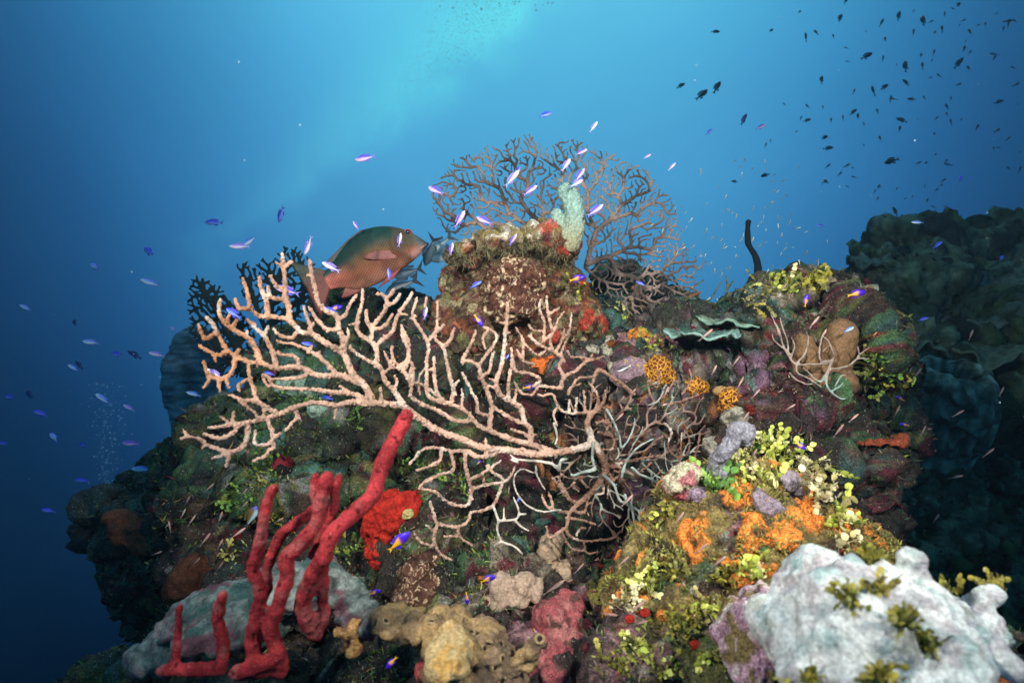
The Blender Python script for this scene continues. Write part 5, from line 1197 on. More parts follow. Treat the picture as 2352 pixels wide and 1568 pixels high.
CH = """
840,363,54,187,v,1.5,0,alone in open water high above the snapper
493,511,48,176,b,1.7,0,alone in open water above the black fans
646,491,42,234,b,1.7,20,swimming steeply head down over the black fans
552,566,48,180,p,1.6,0,swimming level above the black fans with a second fish crossing behind
575,553,40,212,s,1.75,15,crossing just behind the whitish level one above the black fans
709,562,42,242,p,1.55,10,diving steeply between the black fan and the snapper's tail
342,578,38,152,b,1.7,10,with purple back in open water left of the black fans
218,613,40,156,s,1.6,10,the higher of the two in the open water at far left
348,650,46,162,s,1.7,5,with a lilac belly in open water left of the small black fan
60,707,36,158,s,1.3,20,blurred by the left edge at mid height
172,741,28,160,d,1.8,30,alone and barely visible in the blue at left
211,786,42,174,s,1.6,0,slender and brightest in the row at far left
361,814,38,168,p,1.9,15,glowing beside the blue barrel sponge
268,813,32,178,b,1.9,10,left of the dark one near the barrel sponge
310,815,34,150,d,1.9,10,between a blue and a white one left of the barrel sponge
169,845,30,150,s,1.6,15,with a dark fish at its back at far left
182,838,30,140,d,1.75,15,hidden behind a pale one at far left
22,911,34,176,b,1.3,15,out of focus at the very left edge
68,906,34,160,d,1.5,15,blurred beside the blue one at the left edge
238,917,38,146,s,1.6,10,above the column of bubbles
298,937,36,155,p,1.6,10,right of the column of bubbles
94,949,34,160,b,1.4,15,below the blurred pair at the left edge
125,1005,40,158,s,1.45,10,left of the column of bubbles
302,1018,42,178,v,1.6,0,level over the lower left outcrop
190,1022,28,176,b,1.5,20,small and dim in front of the column of bubbles
8,1018,26,178,b,1.3,10,cut by the left edge above the deep corner
412,1026,38,178,s,1.6,0,just under the left tip of the big sea fan
327,1077,40,178,s,1.65,0,skimming the top of the lower left outcrop
190,1103,38,175,b,1.6,5,at the left tip of the lower left outcrop
112,1172,32,170,b,1.4,15,lowest in the open water at far left
446,905,30,164,s,1.8,0,in front of the blue barrel sponge
480,953,34,172,s,1.7,0,by the right edge of the blue barrel sponge
398,757,26,150,p,2.0,15,small above the top of the blue barrel sponge
495,858,42,148,p,.98,5,in front of the left twigs of the big sea fan
537,720,50,150,b,.99,10,tucked between the upper left twigs of the big sea fan
660,667,52,162,v,1.3,0,half hidden behind a fan branch below the snapper's tail
762,614,48,153,p,1.35,0,passing in front of the snapper's tail root
818,519,28,124,v,1.5,20,hovering head up over the snapper's back
918,552,36,82,v,1.4,10,upright against the snapper's gill cover
893,630,32,96,b,1.4,10,upright against the belly fin of the snapper
710,791,34,166,b,1.2,0,behind the fan branches below the snapper's tail
620,858,26,165,b,1.3,0,small behind the middle of the big fan's left half
752,914,34,172,b,1.2,0,over green algae below the big fan's middle branches
760,712,30,160,b,1.25,0,under the snapper's tail tip between pale twigs
977,720,30,80,v,1.15,10,upright between the last twigs right of the snapper
1002,438,44,148,v,1.4,10,off the left tips of the tall brown fan
1055,505,52,58,v,1.38,0,swimming up over the left end of the pinnacle
1113,507,44,150,v,1.38,10,just above the flat top of the pinnacle
1217,438,36,34,v,1.4,10,in the middle of the tall brown fan
1175,411,48,46,p,1.38,0,brightest left of the pillar coral before the tall fan
1190,393,26,70,b,1.5,20,small behind the brightest one before the tall fan
1300,379,44,58,p,1.38,0,right above the pillar coral before the tall fan
1331,403,40,55,v,1.38,0,just right of the pillar coral's tip
1324,421,34,32,p,1.36,0,touching the tip of the pillar coral
1334,350,30,20,v,1.4,0,level near the top twigs of the tall fan
1363,292,32,54,p,1.4,0,above the top right twigs of the tall fan
1252,264,34,24,b,1.4,0,highest over the tall brown fan
1366,484,42,36,v,1.38,0,right of the pillar coral's foot
1178,551,28,56,v,1.36,10,against the pale crust on the pinnacle's flat top
1092,654,34,28,b,1.36,0,in front of the left flank of the pinnacle
1037,572,32,82,v,1.38,10,upright at the left tip of the pinnacle's flat top
1487,359,24,32,p,1.6,0,small and pale right of the tall fan
1543,383,28,46,p,1.6,0,white right of the tall fan's shoulder
1628,304,20,45,b,1.9,10,tiny below the dark fish in the open water at right
1747,292,26,26,v,1.9,0,with a lilac flank among the dark fish at right
1708,275,28,64,d,1.9,0,deep blue beside the lilac one among the dark fish at right
1470,650,26,-20,b,1.5,0,dim between the lower twigs of the tall fan
1165,820,16,60,b,1.1,20,tiny behind the upright twig in the middle of the big fan
2108,511,24,172,s,1.5,10,over the top of the far reef wall
2153,563,30,38,b,1.5,0,before the dark tube on the far reef wall
2206,411,26,45,b,1.6,15,blurred over the far reef wall among dark fish
2120,733,20,20,b,1.6,0,tiny before the shaded far reef wall
1950,757,30,25,s,1.25,0,in front of the brown tube sponges
1885,518,18,170,b,1.8,10,tiny in open water right of the dark rod coral
2300,593,24,30,b,1.7,10,dim against the far reef wall near the right edge
1190,1148,12,60,b,1.0,0,tiny in the dark under the trunk of the big sea fan
"""
for ln in CH.strip().split('\n'):
    x, y, L_, a, k, d, yaw, lab = ln.split(',', 7); pr_, w_ = KIND[k]
    school(pr_, float(x), float(y), float(d), float(L_) * float(RNG.uniform(.95, 1.2)), float(a), float(yaw) + float(RNG.uniform(-18, 22)), '%s chromis %s' % (w_, lab), 'fish', G)
# royal grammas: purple front, yellow rear
def gram(u, s):
    t = sstep(.46, .62, u + .05 * s); c = np.tile(np.array((.045, .008, .50)), (len(u), 1)); c = mixc(c, (.20, .03, .40), sstep(.40, .5, u) * sstep(.65, .5, u) * .7); return mixc(c, (.66, .34, .01), t)
gr = small_fish('basslet', gram, (.6, .34, .02), (.06, .01, .5), tall=.15, wide=.075, fork=.55)
GR_ = """
915,1245,72,42,.90,0,largest in front of the red encrusting sponge
1120,1330,44,22,.90,0,left of the greyish knobbly sponge
1072,1372,34,-85,.90,0,pointing straight down above the tan lobed sponge
860,1360,32,20,.85,0,beside the mottled brown sponge at the lower left
1098,735,38,-55,1.30,0,diving under the left overhang of the pinnacle
1325,640,42,15,1.42,0,right of the pinnacle's face
1215,889,36,8,1.25,0,in a loop of the upper fan branches
1852,691,34,75,1.25,0,upright on the right reef top
1966,675,48,12,1.25,0,under the rim of the domed brown plate coral
1838,1023,34,-35,.92,0,just over the coral head's right edge
900,1520,40,228,.75,0,in the black hollow at the bottom left of the lobed sponge
1230,1450,22,-60,.80,0,tiny before the pink encrusting sponge
2068,915,24,150,1.5,10,dim by the shaded right slope
2078,975,22,170,1.5,10,dim near the orange rim at right
2030,1080,22,60,1.4,10,dim low in the shade right of the coral head
770,708,34,20,1.4,20,faint and yellowish below the snapper's tail
1100,1062,14,40,1.0,0,tiny blue under the fan trunk
"""
for ln in GR_.strip().split('\n'):
    x, y, L_, a, d, yaw, lab = ln.split(',', 6); school(gr, float(x), float(y), float(d), float(L_), float(a), float(yaw), 'purple and yellow basslet %s' % lab, 'fish', 'purple and yellow basslets')
# bicolour damselfish with a pale belly in the shade at left, striped wrasse
dam = small_fish('damselfish', duo((.10, .07, .015), (.30, .45, .50), -.2, .3, (.05, .05, .35)), (.04, .05, .05), (.05, .05, .02), tall=.2, fork=.5)
school(dam, 576, 1188, 1.05, 60, 62, 0, 'brown damselfish with blue face and pale belly left of the rope sponge', 'fish')
school(dam, 470, 1338, 1.2, 34, 66, 0, 'small pale-bellied damselfish in the dark left of the grey slab', 'fish')
def stripe(u, s):
    c = np.tile(np.array((.80, .86, .90)), (len(u), 1)); b = sstep(.30, .40, s); b = np.maximum(b, sstep(-.30, -.22, s) * sstep(.14, .06, s)); return mixc(c, (.012, .012, .02), b)
wr = small_fish('striped_wrasse', stripe, (.5, .5, .5), (.04, .04, .05), tall=.12, fork=.4)
school(wr, 1434, 845, 1.18, 40, 201, 0, 'little white wrasse with two black stripes in front of the purple crust', 'fish')
# dark silhouettes of the school at upper right
sil = small_fish('dark_chromis', duo((.010, .016, .022), (.014, .022, .03), 0, .5), (.01, .016, .02), (.01, .016, .022), tall=.15, wide=.07, fork=.7)
SB = lambda x, y: (1470 + x * .375, y * .375)
BIG = [((248, 527), 68, 32, 'small, just left of the large dark pair'), ((375, 583), 112, 40, 'large and black, the lower one of the dark pair'), ((470, 538), 100, 60, 'slender and curved, the right one of the dark pair'), ((460, 195), 60, 0, 'level and alone at the left edge of the school'), ((803, 188), 42, 35, 'small, right of the level one at the top of the school'), ((978, 74), 32, 40, 'tiny near the top of the school'), ((1225, 112), 74, 60, 'plump and black near the top of the school'), ((1262, 5), 50, 60, 'cut by the top edge of the picture'),
       ((1385, 345), 92, 28, 'long and black in the middle of the upper school'), ((1113, 490), 66, 76, 'plump, pointing straight up in the middle of the school'), ((1627, 410), 92, 80, 'long and upright at the right of the upper school'), ((1585, 100), 72, 75, 'upright and hazy near the top right'), ((1735, 130), 92, 76, 'long hazy upright one near the top right'), ((1495, 535), 72, 35, 'slanting, below the long upright one'), ((1605, 737), 72, 150, 'heading down to the right in the middle of the school'), ((1305, 688), 62, 40, 'slanting over a smaller upright one'),
       ((1335, 712), 48, 72, 'small upright one under the slanting one'), ((1022, 738), 54, 18, 'level, low in the left half of the school'), ((1130, 843), 60, 28, 'above the blunt level one low in the school'), ((1150, 908), 66, 5, 'blunt and level, low in the school'), ((1545, 985), 112, 197, 'biggest and blackest, heading left low in the school'), ((768, 1073), 68, 197, 'grey-blue, heading left with forked tail low in the school'), ((580, 1112), 42, 165, 'grey and curved near the tall brown fan'), ((1140, 1112), 46, 150, 'grey and curved right of the dark rod coral'),
       ((1562, 1295), 66, 110, 'curved, hanging upright over the far reef wall'), ((1950, 30), 60, 45, 'hazy in the top right corner'), ((1950, 390), 84, 55, 'large and hazy at the right'), ((2195, 625), 62, 15, 'round black blur near the right edge'), ((1630, 508), 60, 120, 'faint, slanting down right of the long upright one'), ((1665, 608), 48, 160, 'plump and level right of the middle')]
for (x, y), L_, a, lab in BIG:
    q = SB(x, y); d = float(RNG.uniform(2.6, 3.8)); school(sil, q[0], q[1], d, L_ * .375, a, float(RNG.uniform(-15, 25)), 'dark fish silhouette %s' % lab, 'fish', 'dark fish schooling in the open water')
SM = [(1016, 232, 60, 100), (1080, 200, 55, 100), (1185, 225, 40, 90), (1478, 142, 60, 65), (1502, 242, 55, 70), (1675, 200, 50, 80), (1720, 340, 55, 55), (1730, 405, 60, 80), (1430, 560, 70, 120), (1310, 562, 40, 65), (1535, 608, 50, 80), (1120, 660, 35, 75), (1470, 848, 50, 75), (1590, 790, 60, 60), (1455, 683, 50, 85), (1243, 722, 40, 90), (985, 725, 30, 70), (1170, 738, 40, 80), (2250, 130, 70, 10), (1950, 518, 50, 20), (1985, 300, 60, 60), (2170, 355, 60, 50), (2300, 520, 55, 30), (2065, 780, 60, 55), (2185, 800, 60, 30), (1880, 655, 60, 80), (1905, 750, 45, 120), (1880, 700, 40, 80), (1815, 725, 40, 45), (1800, 820, 40, 20), (2020, 195, 60, 80), (1805, 200, 50, 50), (1850, 180, 60, 80), (2115, 150, 50, 60), (1800, 325, 45, 80), (885, 640, 30, 140), (635, 738, 60, 65), (1800, 1268, 30, 130), (1868, 1262, 30, 0), (1455, 1218, 30, 70), (800, 862, 25, 80), (770, 890, 30, 80)]
for k in range(75):
    x = RNG.uniform(900, 2330); y = RNG.uniform(20, 1250)
    if x < 1250 and y < 650: continue
    SM.append((x, y, RNG.uniform(22, 48), RNG.choice((30, 45, 60, 75, 85, 150, 20))))
sil2 = small_fish('dark_chromis', duo((.010, .016, .022), (.014, .022, .03), 0, .5), (.01, .016, .02), (.01, .016, .022), tall=.14, wide=.07, fork=.7, lod=1)
for x, y, L_, a in SM:
    q = SB(x, y); d = float(RNG.uniform(4.0, 7.5)) if L_ < 52 else float(RNG.uniform(3.2, 5)); school(sil2, q[0], q[1], d, L_ * .38, float(a), float(RNG.uniform(-25, 35)), 'small faint dark fish scattered through the hazy school at upper right', 'fish', 'faint dark fish of the hazy school')
# tiny silvery fry and pinkish gobies
fry = small_fish('silver_fry', duo((.10, .14, .10), (.45, .52, .46), .2, .5, (.75, .8, .75)), (.2, .25, .22), (.2, .2, .2), tall=.10, wide=.06, fork=.5, lod=1)
K_ = 0
while K_ < 120:
    x, y = RNG.normal(1700, 140), RNG.normal(540, 95)
    if not (1490 < x < 2080 and 365 < y < 700) or (x > 1900 and y > 560): continue
    school(fry, x, y, float(RNG.uniform(1.4, 2.3)), float(RNG.uniform(9, 17)), float(RNG.normal(62, 22)), float(RNG.uniform(-20, 40)), 'tiny silvery fry in the loose swarm round the dark rod coral', 'fish', 'tiny silvery fry by the rod coral'); K_ += 1
gob = small_fish('goby', duo((.20, .08, .06), (.36, .27, .25), .3, .6, (.42, .22, .15)), (.2, .17, .16), (.2, .16, .15), tall=.085, wide=.055, fork=.35, lod=1)
GB = [(1700, 880, 40, 55), (1735, 905, 36, 45), (1710, 960, 40, 50), (1815, 935, 30, 30), (1925, 990, 44, 55), (1640, 850, 30, 60), (1620, 770, 46, 42), (1690, 830, 36, 50), (1370, 1285, 42, 25), (1430, 1290, 42, 40), (1330, 1305, 36, 40), (1270, 1350, 70, 30), (1400, 1410, 50, -12), (1470, 1430, 40, 20), (1460, 1395, 50, 25), (1610, 1260, 46, 40), (1560, 1190, 40, 50), (1440, 1150, 44, 40), (1500, 1130, 40, 45), (1180, 650, 26, 45), (1760, 1150, 30, 50), (1650, 1290, 50, 35), (1730, 1045, 36, 60), (1420, 960, 36, 45), (1450, 905, 44, 50), (1530, 900, 30, 60), (1350, 1220, 30, 60), (1290, 1130, 26, 30),
      (1800, 660, 34, 45), (1870, 740, 44, 45), (1890, 770, 36, 60), (2030, 720, 36, 60), (2105, 860, 40, 50), (2090, 850, 40, 60), (2200, 950, 36, 30), (2195, 1095, 40, 10), (2120, 990, 34, 50), (2270, 1040, 36, 40), (2230, 770, 34, 55), (2150, 1190, 30, 40), (2060, 945, 36, 60), (1960, 960, 36, 35), (2300, 900, 30, 50),
      (470, 1240, 40, 55), (505, 1250, 30, 60), (440, 1195, 30, 60), (545, 1225, 44, 35), (600, 1215, 40, 35), (640, 1195, 30, 30), (560, 1160, 30, 45), (420, 1180, 26, 70), (480, 1120, 34, 40), (520, 1115, 22, 40), (390, 1210, 30, 110), (450, 1290, 30, 45), (505, 1300, 30, 55), (430, 1150, 30, 60), (560, 1130, 26, 45), (360, 1270, 26, 20), (505, 1190, 40, 65)]
for x, y, L_, a in GB:
    h = hit(x, y)[0][1]; d = min(h - .05, float(RNG.uniform(.85, 1.5))) if x < 2000 else 1.5
    lab = 'tiny pinkish goby hovering before the dark lower left outcrop' if x < 700 else ('pinkish goby hovering in the dark water before the far reef wall' if x > 1990 else 'slender pinkish goby hovering over the right half of the reef')
    school(gob, x, y, d, L_ * .95, float(a), float(RNG.uniform(-10, 20)), lab, 'fish', 'slender gobies hovering over the reef')
# jacks passing behind the snapper
def jackc(u, s):
    t = sstep(-.5, .7, s)[:, None]; return np.array((.13, .20, .24)) * (1 - t) + np.array((.02, .04, .06)) * t
def jackp(u, s):
    t = sstep(-.2, .9, s)[:, None]; return np.array((.40, .56, .58)) * (1 - t) + np.array((.08, .16, .19)) * t
jd = small_fish('jack', jackc, (.015, .022, .03), (.05, .08, .1), tall=.155, wide=.07, fork=1.25); jp = small_fish('jack', jackp, (.05, .08, .09), (.12, .2, .22), tall=.155, wide=.07, fork=1.25)
for pr_, (cx, cy), L_, a, d, yaw, lab in [(jd, (1610, 755), 400, 196, 2.3, 10, 'dark jack directly under the belly of the snapper'), (jd, (1540, 915), 470, 203, 2.2, 5, 'dark jack lowest behind the pale fan twigs'), (jd, (1860, 500), 380, 248, 2.3, 20, 'grey-blue jack diving just in front of the snapper snout'), (jp, (1980, 440), 430, 218, 2.4, 10, 'pale jack slanting down behind the diving one'), (jp, (2030, 575), 420, 186, 2.4, 0, 'pale silvery jack level behind the left tip of the pinnacle')]:
    q = CS((cx, cy)); school(pr_, q[0], q[1], d, L_ / 4.704 * .91875, a, yaw, lab, 'fish', 'jacks passing behind the snapper')
# ------------------------------------------------------------------ the big snapper
def pat_scale(n, l, co, ns, rng, mixn, c):
    a = n('ShaderNodeAttribute'); a.attribute_name = 'scale_uv'; s_ = n('ShaderNodeSeparateXYZ'); l(a.outputs['Vector'], s_.inputs[0])
    def M(op, x, y=None):
        k = n('ShaderNodeMath'); k.operation = op
        for q, v in ((0, x), (1, y)):
            if v is None: continue
            if isinstance(v, (int, float)): k.inputs[q].default_value = v
            else: l(v, k.inputs[q])
        return k.outputs[0]
    p = M('ABSOLUTE', M('SINE', M('ADD', s_.outputs[0], s_.outputs[1]))); q = M('ABSOLUTE', M('SINE', M('SUBTRACT', s_.outputs[0], s_.outputs[1]))); v = M('MULTIPLY', p, q)
    g = rng(v, .02, .5, 0, 1); k = n('ShaderNodeMix'); k.data_type = 'RGBA'; k.blend_type = 'MULTIPLY'; k.inputs[0].default_value = 1
    l(c, k.inputs[6]); r_ = n('ShaderNodeValToRGB'); r_.color_ramp.elements[0].color = (.5, .5, .5, 1); r_.color_ramp.elements[1].color = (1.3, 1.22, 1.22, 1); l(g, r_.inputs[0]); l(r_.outputs[0], k.inputs[7]); return k.outputs[2]
M_SNAP = mat('snapper_skin', var=(60, .85, 1.15), pattern=pat_scale, rough=.55, spec=.15)
DS = 1.55; tilt = math.radians(21.5); c0 = np.array(CS((1230, 620))); kS = .91875 / 4.704
def loc(p):
    q = (np.array(CS(p)) - c0) * (1, -1); ct, st = math.cos(-tilt), math.sin(-tilt); return np.array((q[0] * ct - q[1] * st, q[0] * st + q[1] * ct)) * DS / F
topc = [(1816, 398), (1760, 358), (1700, 320), (1600, 266), (1500, 231), (1400, 216), (1300, 212), (1200, 225), (1100, 256), (1000, 312), (900, 398), (830, 490), (770, 590), (710, 680), (650, 735), (590, 765)]
botc = [(1808, 430), (1740, 540), (1650, 622), (1560, 692), (1400, 800), (1250, 888), (1100, 950), (1000, 962), (920, 948), (850, 938), (740, 948), (690, 960)]
tl_, bl_ = np.array([loc(p) for p in topc]), np.array([loc(p) for p in botc]); x1 = max(tl_[0, 0], bl_[0, 0]); x0 = loc((640, 850))[0]
nU, mU = 90, 40; uS = np.linspace(0, 1, nU) ** 1.2; xs = x1 + (x0 - x1) * uS
tz = np.interp(-xs, -tl_[:, 0], tl_[:, 1]); bz = np.interp(-xs, -bl_[:, 0], bl_[:, 1]); tz[0] = bz[0] = (tz[0] + bz[0]) / 2
sm = lambda a: np.convolve(np.pad(a, 2, 'edge'), np.ones(5) / 5, 'valid'); tz, bz = sm(tz), sm(bz)
Ls = x1 - x0; wS = np.interp(uS, [0, .05, .15, .3, .45, .7, .9, 1], np.array([.01, .035, .068, .090, .088, .055, .025, .018])) * Ls
thS = np.arange(mU) * 2 * math.pi / mU; ca, sa = np.cos(thS), np.sin(thS)
X = np.repeat(xs[:, None], mU, 1); Y = wS[:, None] * np.sign(ca) * np.abs(ca) ** .85; Zz = ((tz + bz) / 2)[:, None] + ((tz - bz) / 2)[:, None] * sa[None]
V = np.stack([X, Y, Zz], 2).reshape(-1, 3); i = np.arange(nU - 1)[:, None] * mU; j = np.arange(mU)[None]
Q = np.stack([i + j, i + (j + 1) % mU, i + mU + (j + 1) % mU, i + mU + j], 2).reshape(-1, 4); k0 = len(V); jj = np.arange(mU)
V = np.vstack([V, V[:mU].mean(0), V[-mU:].mean(0)]); T = np.vstack([np.stack([np.full(mU, k0), (jj + 1) % mU, jj], 1), np.stack([np.full(mU, k0 + 1), (nU - 1) * mU + jj, (nU - 1) * mU + (jj + 1) % mU], 1)])
uu = np.concatenate([np.repeat(uS, mU), [0, 1]]); ss = np.concatenate([np.tile(sa, nU), [0, 0]])
cb_ = np.tile(np.array((.135, .050, .024)), (len(V), 1)); cb_ = mixc(cb_, (.080, .046, .014), sstep(-.45, .12, ss) * .9); cb_ = mixc(cb_, (.006, .034, .029), sstep(.02, .52, ss + .10 * sstep(.5, 1, uu) + .16 * sstep(.25, .05, uu)))
cb_ = mixc(cb_, (.19, .095, .065), sstep(-.45, -.8, ss) * .7); cb_ = mixc(cb_, (.055, .05, .03), sstep(.30, .20, uu) * sstep(-.5, .1, ss) * .85); cb_ = mixc(cb_, (.035, .06, .07), sstep(.14, .03, uu) * .8); cb_ = mixc(cb_, (.20, .12, .11), sstep(.22, .14, uu) * sstep(-.3, -.7, ss) * .7); cb_ = mixc(cb_, (.40, .12, .09), sstep(.7, 1, uu) * sstep(.6, .1, ss) * .8)
cb_ = cb_ * (.75 + .5 * sstep(-.4, .4, fbm(V * 30, 4)))[:, None]; spot = np.array(loc((962, 540))); cb_ = mixc(cb_, (.01, .015, .015), sstep(.011, .005, np.hypot(V[:, 0] - spot[0], V[:, 2] - spot[1])))
gl = np.array([loc(p) for p in ((1440, 300), (1430, 380), (1440, 450), (1480, 500), (1560, 540), (1630, 600))]); gd = np.min(np.linalg.norm(V[:, None, (0, 2)] - catmull(np.c_[gl, gl[:, 0] * 0], .002)[None, :, :2], axis=2), 1)
cb_ = mixc(cb_, (.06, .05, .03), sstep(.006, .002, gd) * .55); sc_m = sstep(.16, .26, uu)
V[:, 1] += np.sign(V[:, 1]) * .003 * sstep(.012, .0, gd) * (V[:, 0] > 0)
uvS = np.stack([(x1 - V[:, 0]) / .0030 * 1.0 * sc_m, V[:, 2] / .0025 * sc_m + (1 - sc_m) * 1.57], 1)
snap = empty('snapper', (0, 0, 0)); tag(snap, "large copper-red snapper with dark green back and red fins swimming above the sea fan", 'fish')
obj('body', V, [Q, T], M_SNAP, cb_, snap, uv=uvS)
def finS(nm_, base, edge, cf, th=.0022, n=8, y=0., rip=.0015, swing=0.):
    b, e = [loc(p) for p in base], [loc(p) for p in edge]; V2, F2, c2 = fin(b, e, th, cf, n, rip)
    if swing: r0 = np.array(b).mean(0); V2[:, 1] += -np.hypot(V2[:, 0] - r0[0], V2[:, 2] - r0[1]) * swing
    V2[:, 1] += y; obj(nm_, V2, F2, mat('snapper_fin', var=(40, .75, 1.2), rough=.5, spec=.35, bump=((150, .002),)), c2, snap)
def grad(a, b): return lambda t, V: mixc(np.tile(np.array(a, float), (len(V), 1)), b, t)
finS('tail_fin', [(640, 740), (690, 850), (690, 960)], [(215, 632), (330, 800), (430, 960), (505, 1120), (592, 1295)], lambda t, V: mixc(np.tile(np.array((.15, .042, .032)), (len(V), 1)), (.025, .05, .03), sstep(.0, .09, V[:, 2] - V[:, 0] * .35 - .03) * .95), .004, 12, rip=.003)
finS('dorsal_fin', [(1150, 240), (1000, 315), (900, 400), (820, 510), (740, 640)], [(1040, 268), (900, 372), (780, 500), (660, 628), (575, 718)], lambda t, V: mixc(np.tile(np.array((.05, .08, .07)), (len(V), 1)), (.10, .05, .04), t), .003, 8)
finS('anal_fin', [(1070, 955), (960, 955), (870, 935)], [(1000, 1000), (900, 1045), (820, 1062)], grad((.24, .09, .065), (.15, .03, .03)), .003, 8)
finS('pelvic_fin', [(1530, 710), (1450, 760), (1380, 800)], [(1440, 830), (1340, 900), (1255, 958)], grad((.26, .06, .05), (.17, .02, .02)), .003, 8, -.02)
finS('pectoral_fin', [(1455, 505), (1470, 560), (1480, 600)], [(1230, 522), (1120, 570), (1105, 610), (1200, 628), (1350, 618)], grad((.22, .08, .065), (.15, .045, .035)), .002, 10, -float(np.interp(.24, uS, wS)) * .93, .001, .12)
for s_ in (-1, 1):
    ec = loc((1597, 288)); ue = (x1 - ec[0]) / Ls; hz_ = (np.interp(-ec[0], -xs, tz) - np.interp(-ec[0], -xs, bz)) / 2; zc = np.interp(-ec[0], -xs, tz) - hz_; yy = np.interp(ue, uS, wS) * max(.2, 1 - ((ec[1] - zc) / hz_) ** 2) ** .425
    V2, F2 = ell((ec[0], s_ * (yy - .001), ec[1]), (.0105, .0048, .0098), s=3); e = obj('eye', V2, F2, mat('snapper_iris', base=(.25, .05, .04), var=None, rough=.15, spec=.7), None, snap)
    V2, F2 = ell((ec[0] + .001, s_ * (yy + .0024), ec[1]), (.0062, .0030, .0062), s=2); obj('pupil', V2, F2, M_EYE, None, e)
mp = np.array([(*loc(p), 0) for p in ((1812, 425), (1780, 452), (1745, 480))]); mp = catmull(mp, .002); um = (x1 - mp[:, 0]) / Ls
for s_ in (-1, 1):
    V2, F2 = tube(np.stack([mp[:, 0], s_ * (np.interp(um, uS, wS) * .72 + .001), mp[:, 1]], 1), .0022, 6); obj('lip', V2, F2, M_FISH, np.tile((.25, .17, .16), (len(V2), 1)), snap)
snap.location = P(c0[0], c0[1], DS); snap.rotation_euler = (0, -tilt, R(4))
# ------------------------------------------------------------------ bubbles rising from divers
M_BUB = bpy.data.materials.new('bubble'); M_BUB.use_nodes = True; t_ = M_BUB.node_tree; t_.nodes.clear()
o_ = t_.nodes.new('ShaderNodeOutputMaterial'); a_ = t_.nodes.new('ShaderNodeBsdfTranslucent'); b_ = t_.nodes.new('ShaderNodeBsdfGlossy'); c_ = t_.nodes.new('ShaderNodeMixShader')
a_.inputs[0].default_value = (.97, .99, 1, 1); b_.inputs[0].default_value = (.97, .99, 1, 1); b_.inputs['Roughness'].default_value = .3; c_.inputs[0].default_value = .35; d_ = t_.nodes.new('ShaderNodeBsdfTransparent'); e_ = t_.nodes.new('ShaderNodeMixShader'); e_.inputs[0].default_value = .65
t_.links.new(a_.outputs[0], c_.inputs[1]); t_.links.new(b_.outputs[0], c_.inputs[2]); t_.links.new(c_.outputs[0], e_.inputs[1]); t_.links.new(d_.outputs[0], e_.inputs[2]); t_.links.new(e_.outputs[0], o_.inputs[0])
def bubbles(name, pts, r):
    v, f = ICO[1]; n = len(pts); V = (v[None] * (r[:, None, None] * np.array((1, 1, .75))) + pts[:, None]).reshape(-1, 3); ff = (f[None] + (np.arange(n) * len(v))[:, None, None]).reshape(-1, 3)
    return tag(obj(name, V, ff, M_BUB, None, origin=np.zeros(3)), kind='stuff')
pl = [(560, 480), (640, 430), (730, 345), (820, 265), (900, 215), (990, 150), (1060, 100), (1105, 20), (1130, -60)]; w_ = [22, 34, 42, 46, 60, 80, 95, 100, 110]; dn_ = [.35, .5, .8, 1.0, 1.2, 2.0, 3.2, 4, 4]
s_ = RNG.choice(5000, 5000, p=np.interp(np.linspace(0, 8, 5000), range(9), dn_) / np.interp(np.linspace(0, 8, 5000), range(9), dn_).sum()) / 5000 * 8
cx = np.interp(s_, range(9), [a for a, _ in pl]); cy = np.interp(s_, range(9), [b for _, b in pl]); ww = np.interp(s_, range(9), w_)
dd = RNG.uniform(6.5, 8.5, 5000); g = RNG.normal(size=(5000, 2)) * .5
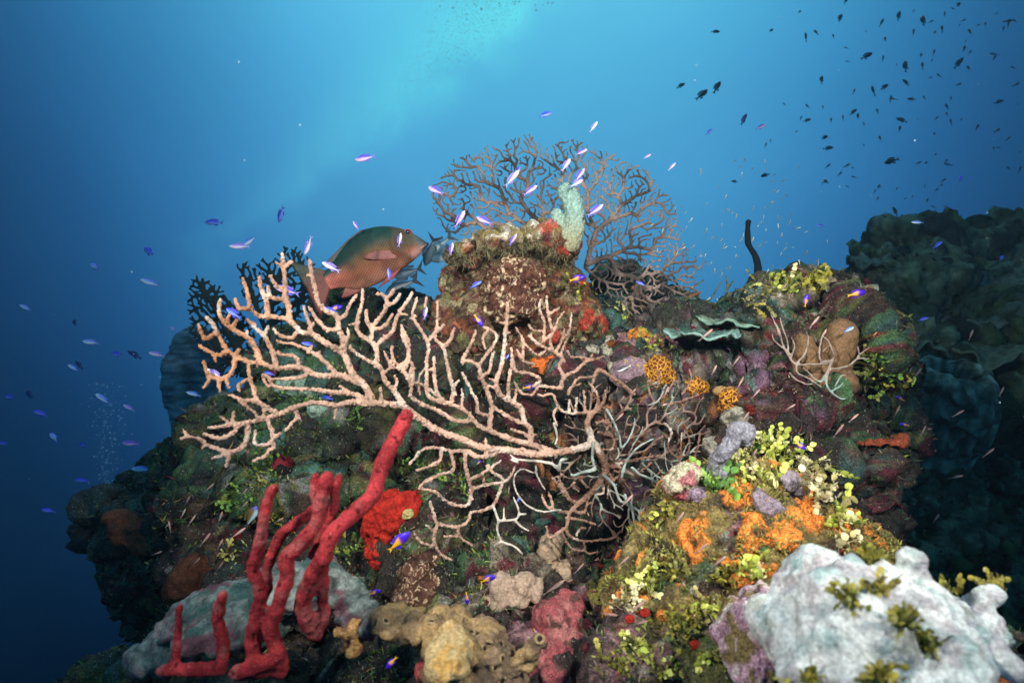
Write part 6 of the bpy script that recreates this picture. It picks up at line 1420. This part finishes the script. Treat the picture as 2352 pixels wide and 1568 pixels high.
pts = np.array([P(a, b, d) for a, b, d in zip(cx + g[:, 0] * ww, cy + g[:, 1] * ww * .8, dd)]); bubbles('bubble_plume', pts, RNG.uniform(.0012, .0032, len(pts)) * (1 + s_ / 8))
n_ = 1100; y_ = RNG.uniform(880, 1130, n_); x_ = 245 + RNG.normal(size=n_) * 26 * (.5 + (1130 - y_) / 250) * .8; pts = np.array([P(a, b, d) for a, b, d in zip(x_, y_, RNG.uniform(4.2, 5.2, n_))]); bubbles('bubble_column', pts, .0012 + .008 * RNG.random(n_) ** 7)
n_ = 320; v_, f_ = ICO[1]; ps = np.array([P(a, b, d) for a, b, d in zip(RNG.uniform(-60, 2400, n_), RNG.uniform(-40, 1300, n_), RNG.uniform(.5, 2.6, n_))]); rs_ = .00025 + .0007 * RNG.random(n_) ** 3
tag(obj('drifting_particles', (v_[None] * rs_[:, None, None] + ps[:, None]).reshape(-1, 3), (f_[None] + (np.arange(n_) * len(v_))[:, None, None]).reshape(-1, 3), mat('particle', base=(.55, .62, .60), var=None), None, origin=np.zeros(3)), kind='stuff')
n_ = 60; pts = np.array([P(a, b, d) for a, b, d in zip(RNG.normal(1150, 90, n_), np.abs(RNG.normal(0, 12, n_)) + 2, RNG.uniform(5, 6, n_))]); bubbles('bubbles', pts, .003 + .012 * RNG.random(n_) ** 3)
# ------------------------------------------------------------------ the water between: one even box
hz = bpy.data.materials.new('haze'); hz.use_nodes = True; t = hz.node_tree; t.nodes.clear()
o = t.nodes.new('ShaderNodeOutputMaterial'); v = t.nodes.new('ShaderNodeVolumePrincipled'); t.links.new(v.outputs[0], o.inputs['Volume'])
v.inputs['Color'].default_value = (.45, .78, .95, 1); v.inputs['Density'].default_value = .013; v.inputs['Anisotropy'].default_value = .5
V, Fc = np.array([(x, y, z) for x in (-9, 9) for y in (-2, 13) for z in (-4.5, 6)], float), np.array([(0, 1, 3, 2), (4, 6, 7, 5), (0, 4, 5, 1), (2, 3, 7, 6), (0, 2, 6, 4), (1, 5, 7, 3)])
o = obj('haze', V, Fc, hz, smooth=False, origin=np.zeros(3)); o['kind'] = 'stuff'; o.visible_shadow = True
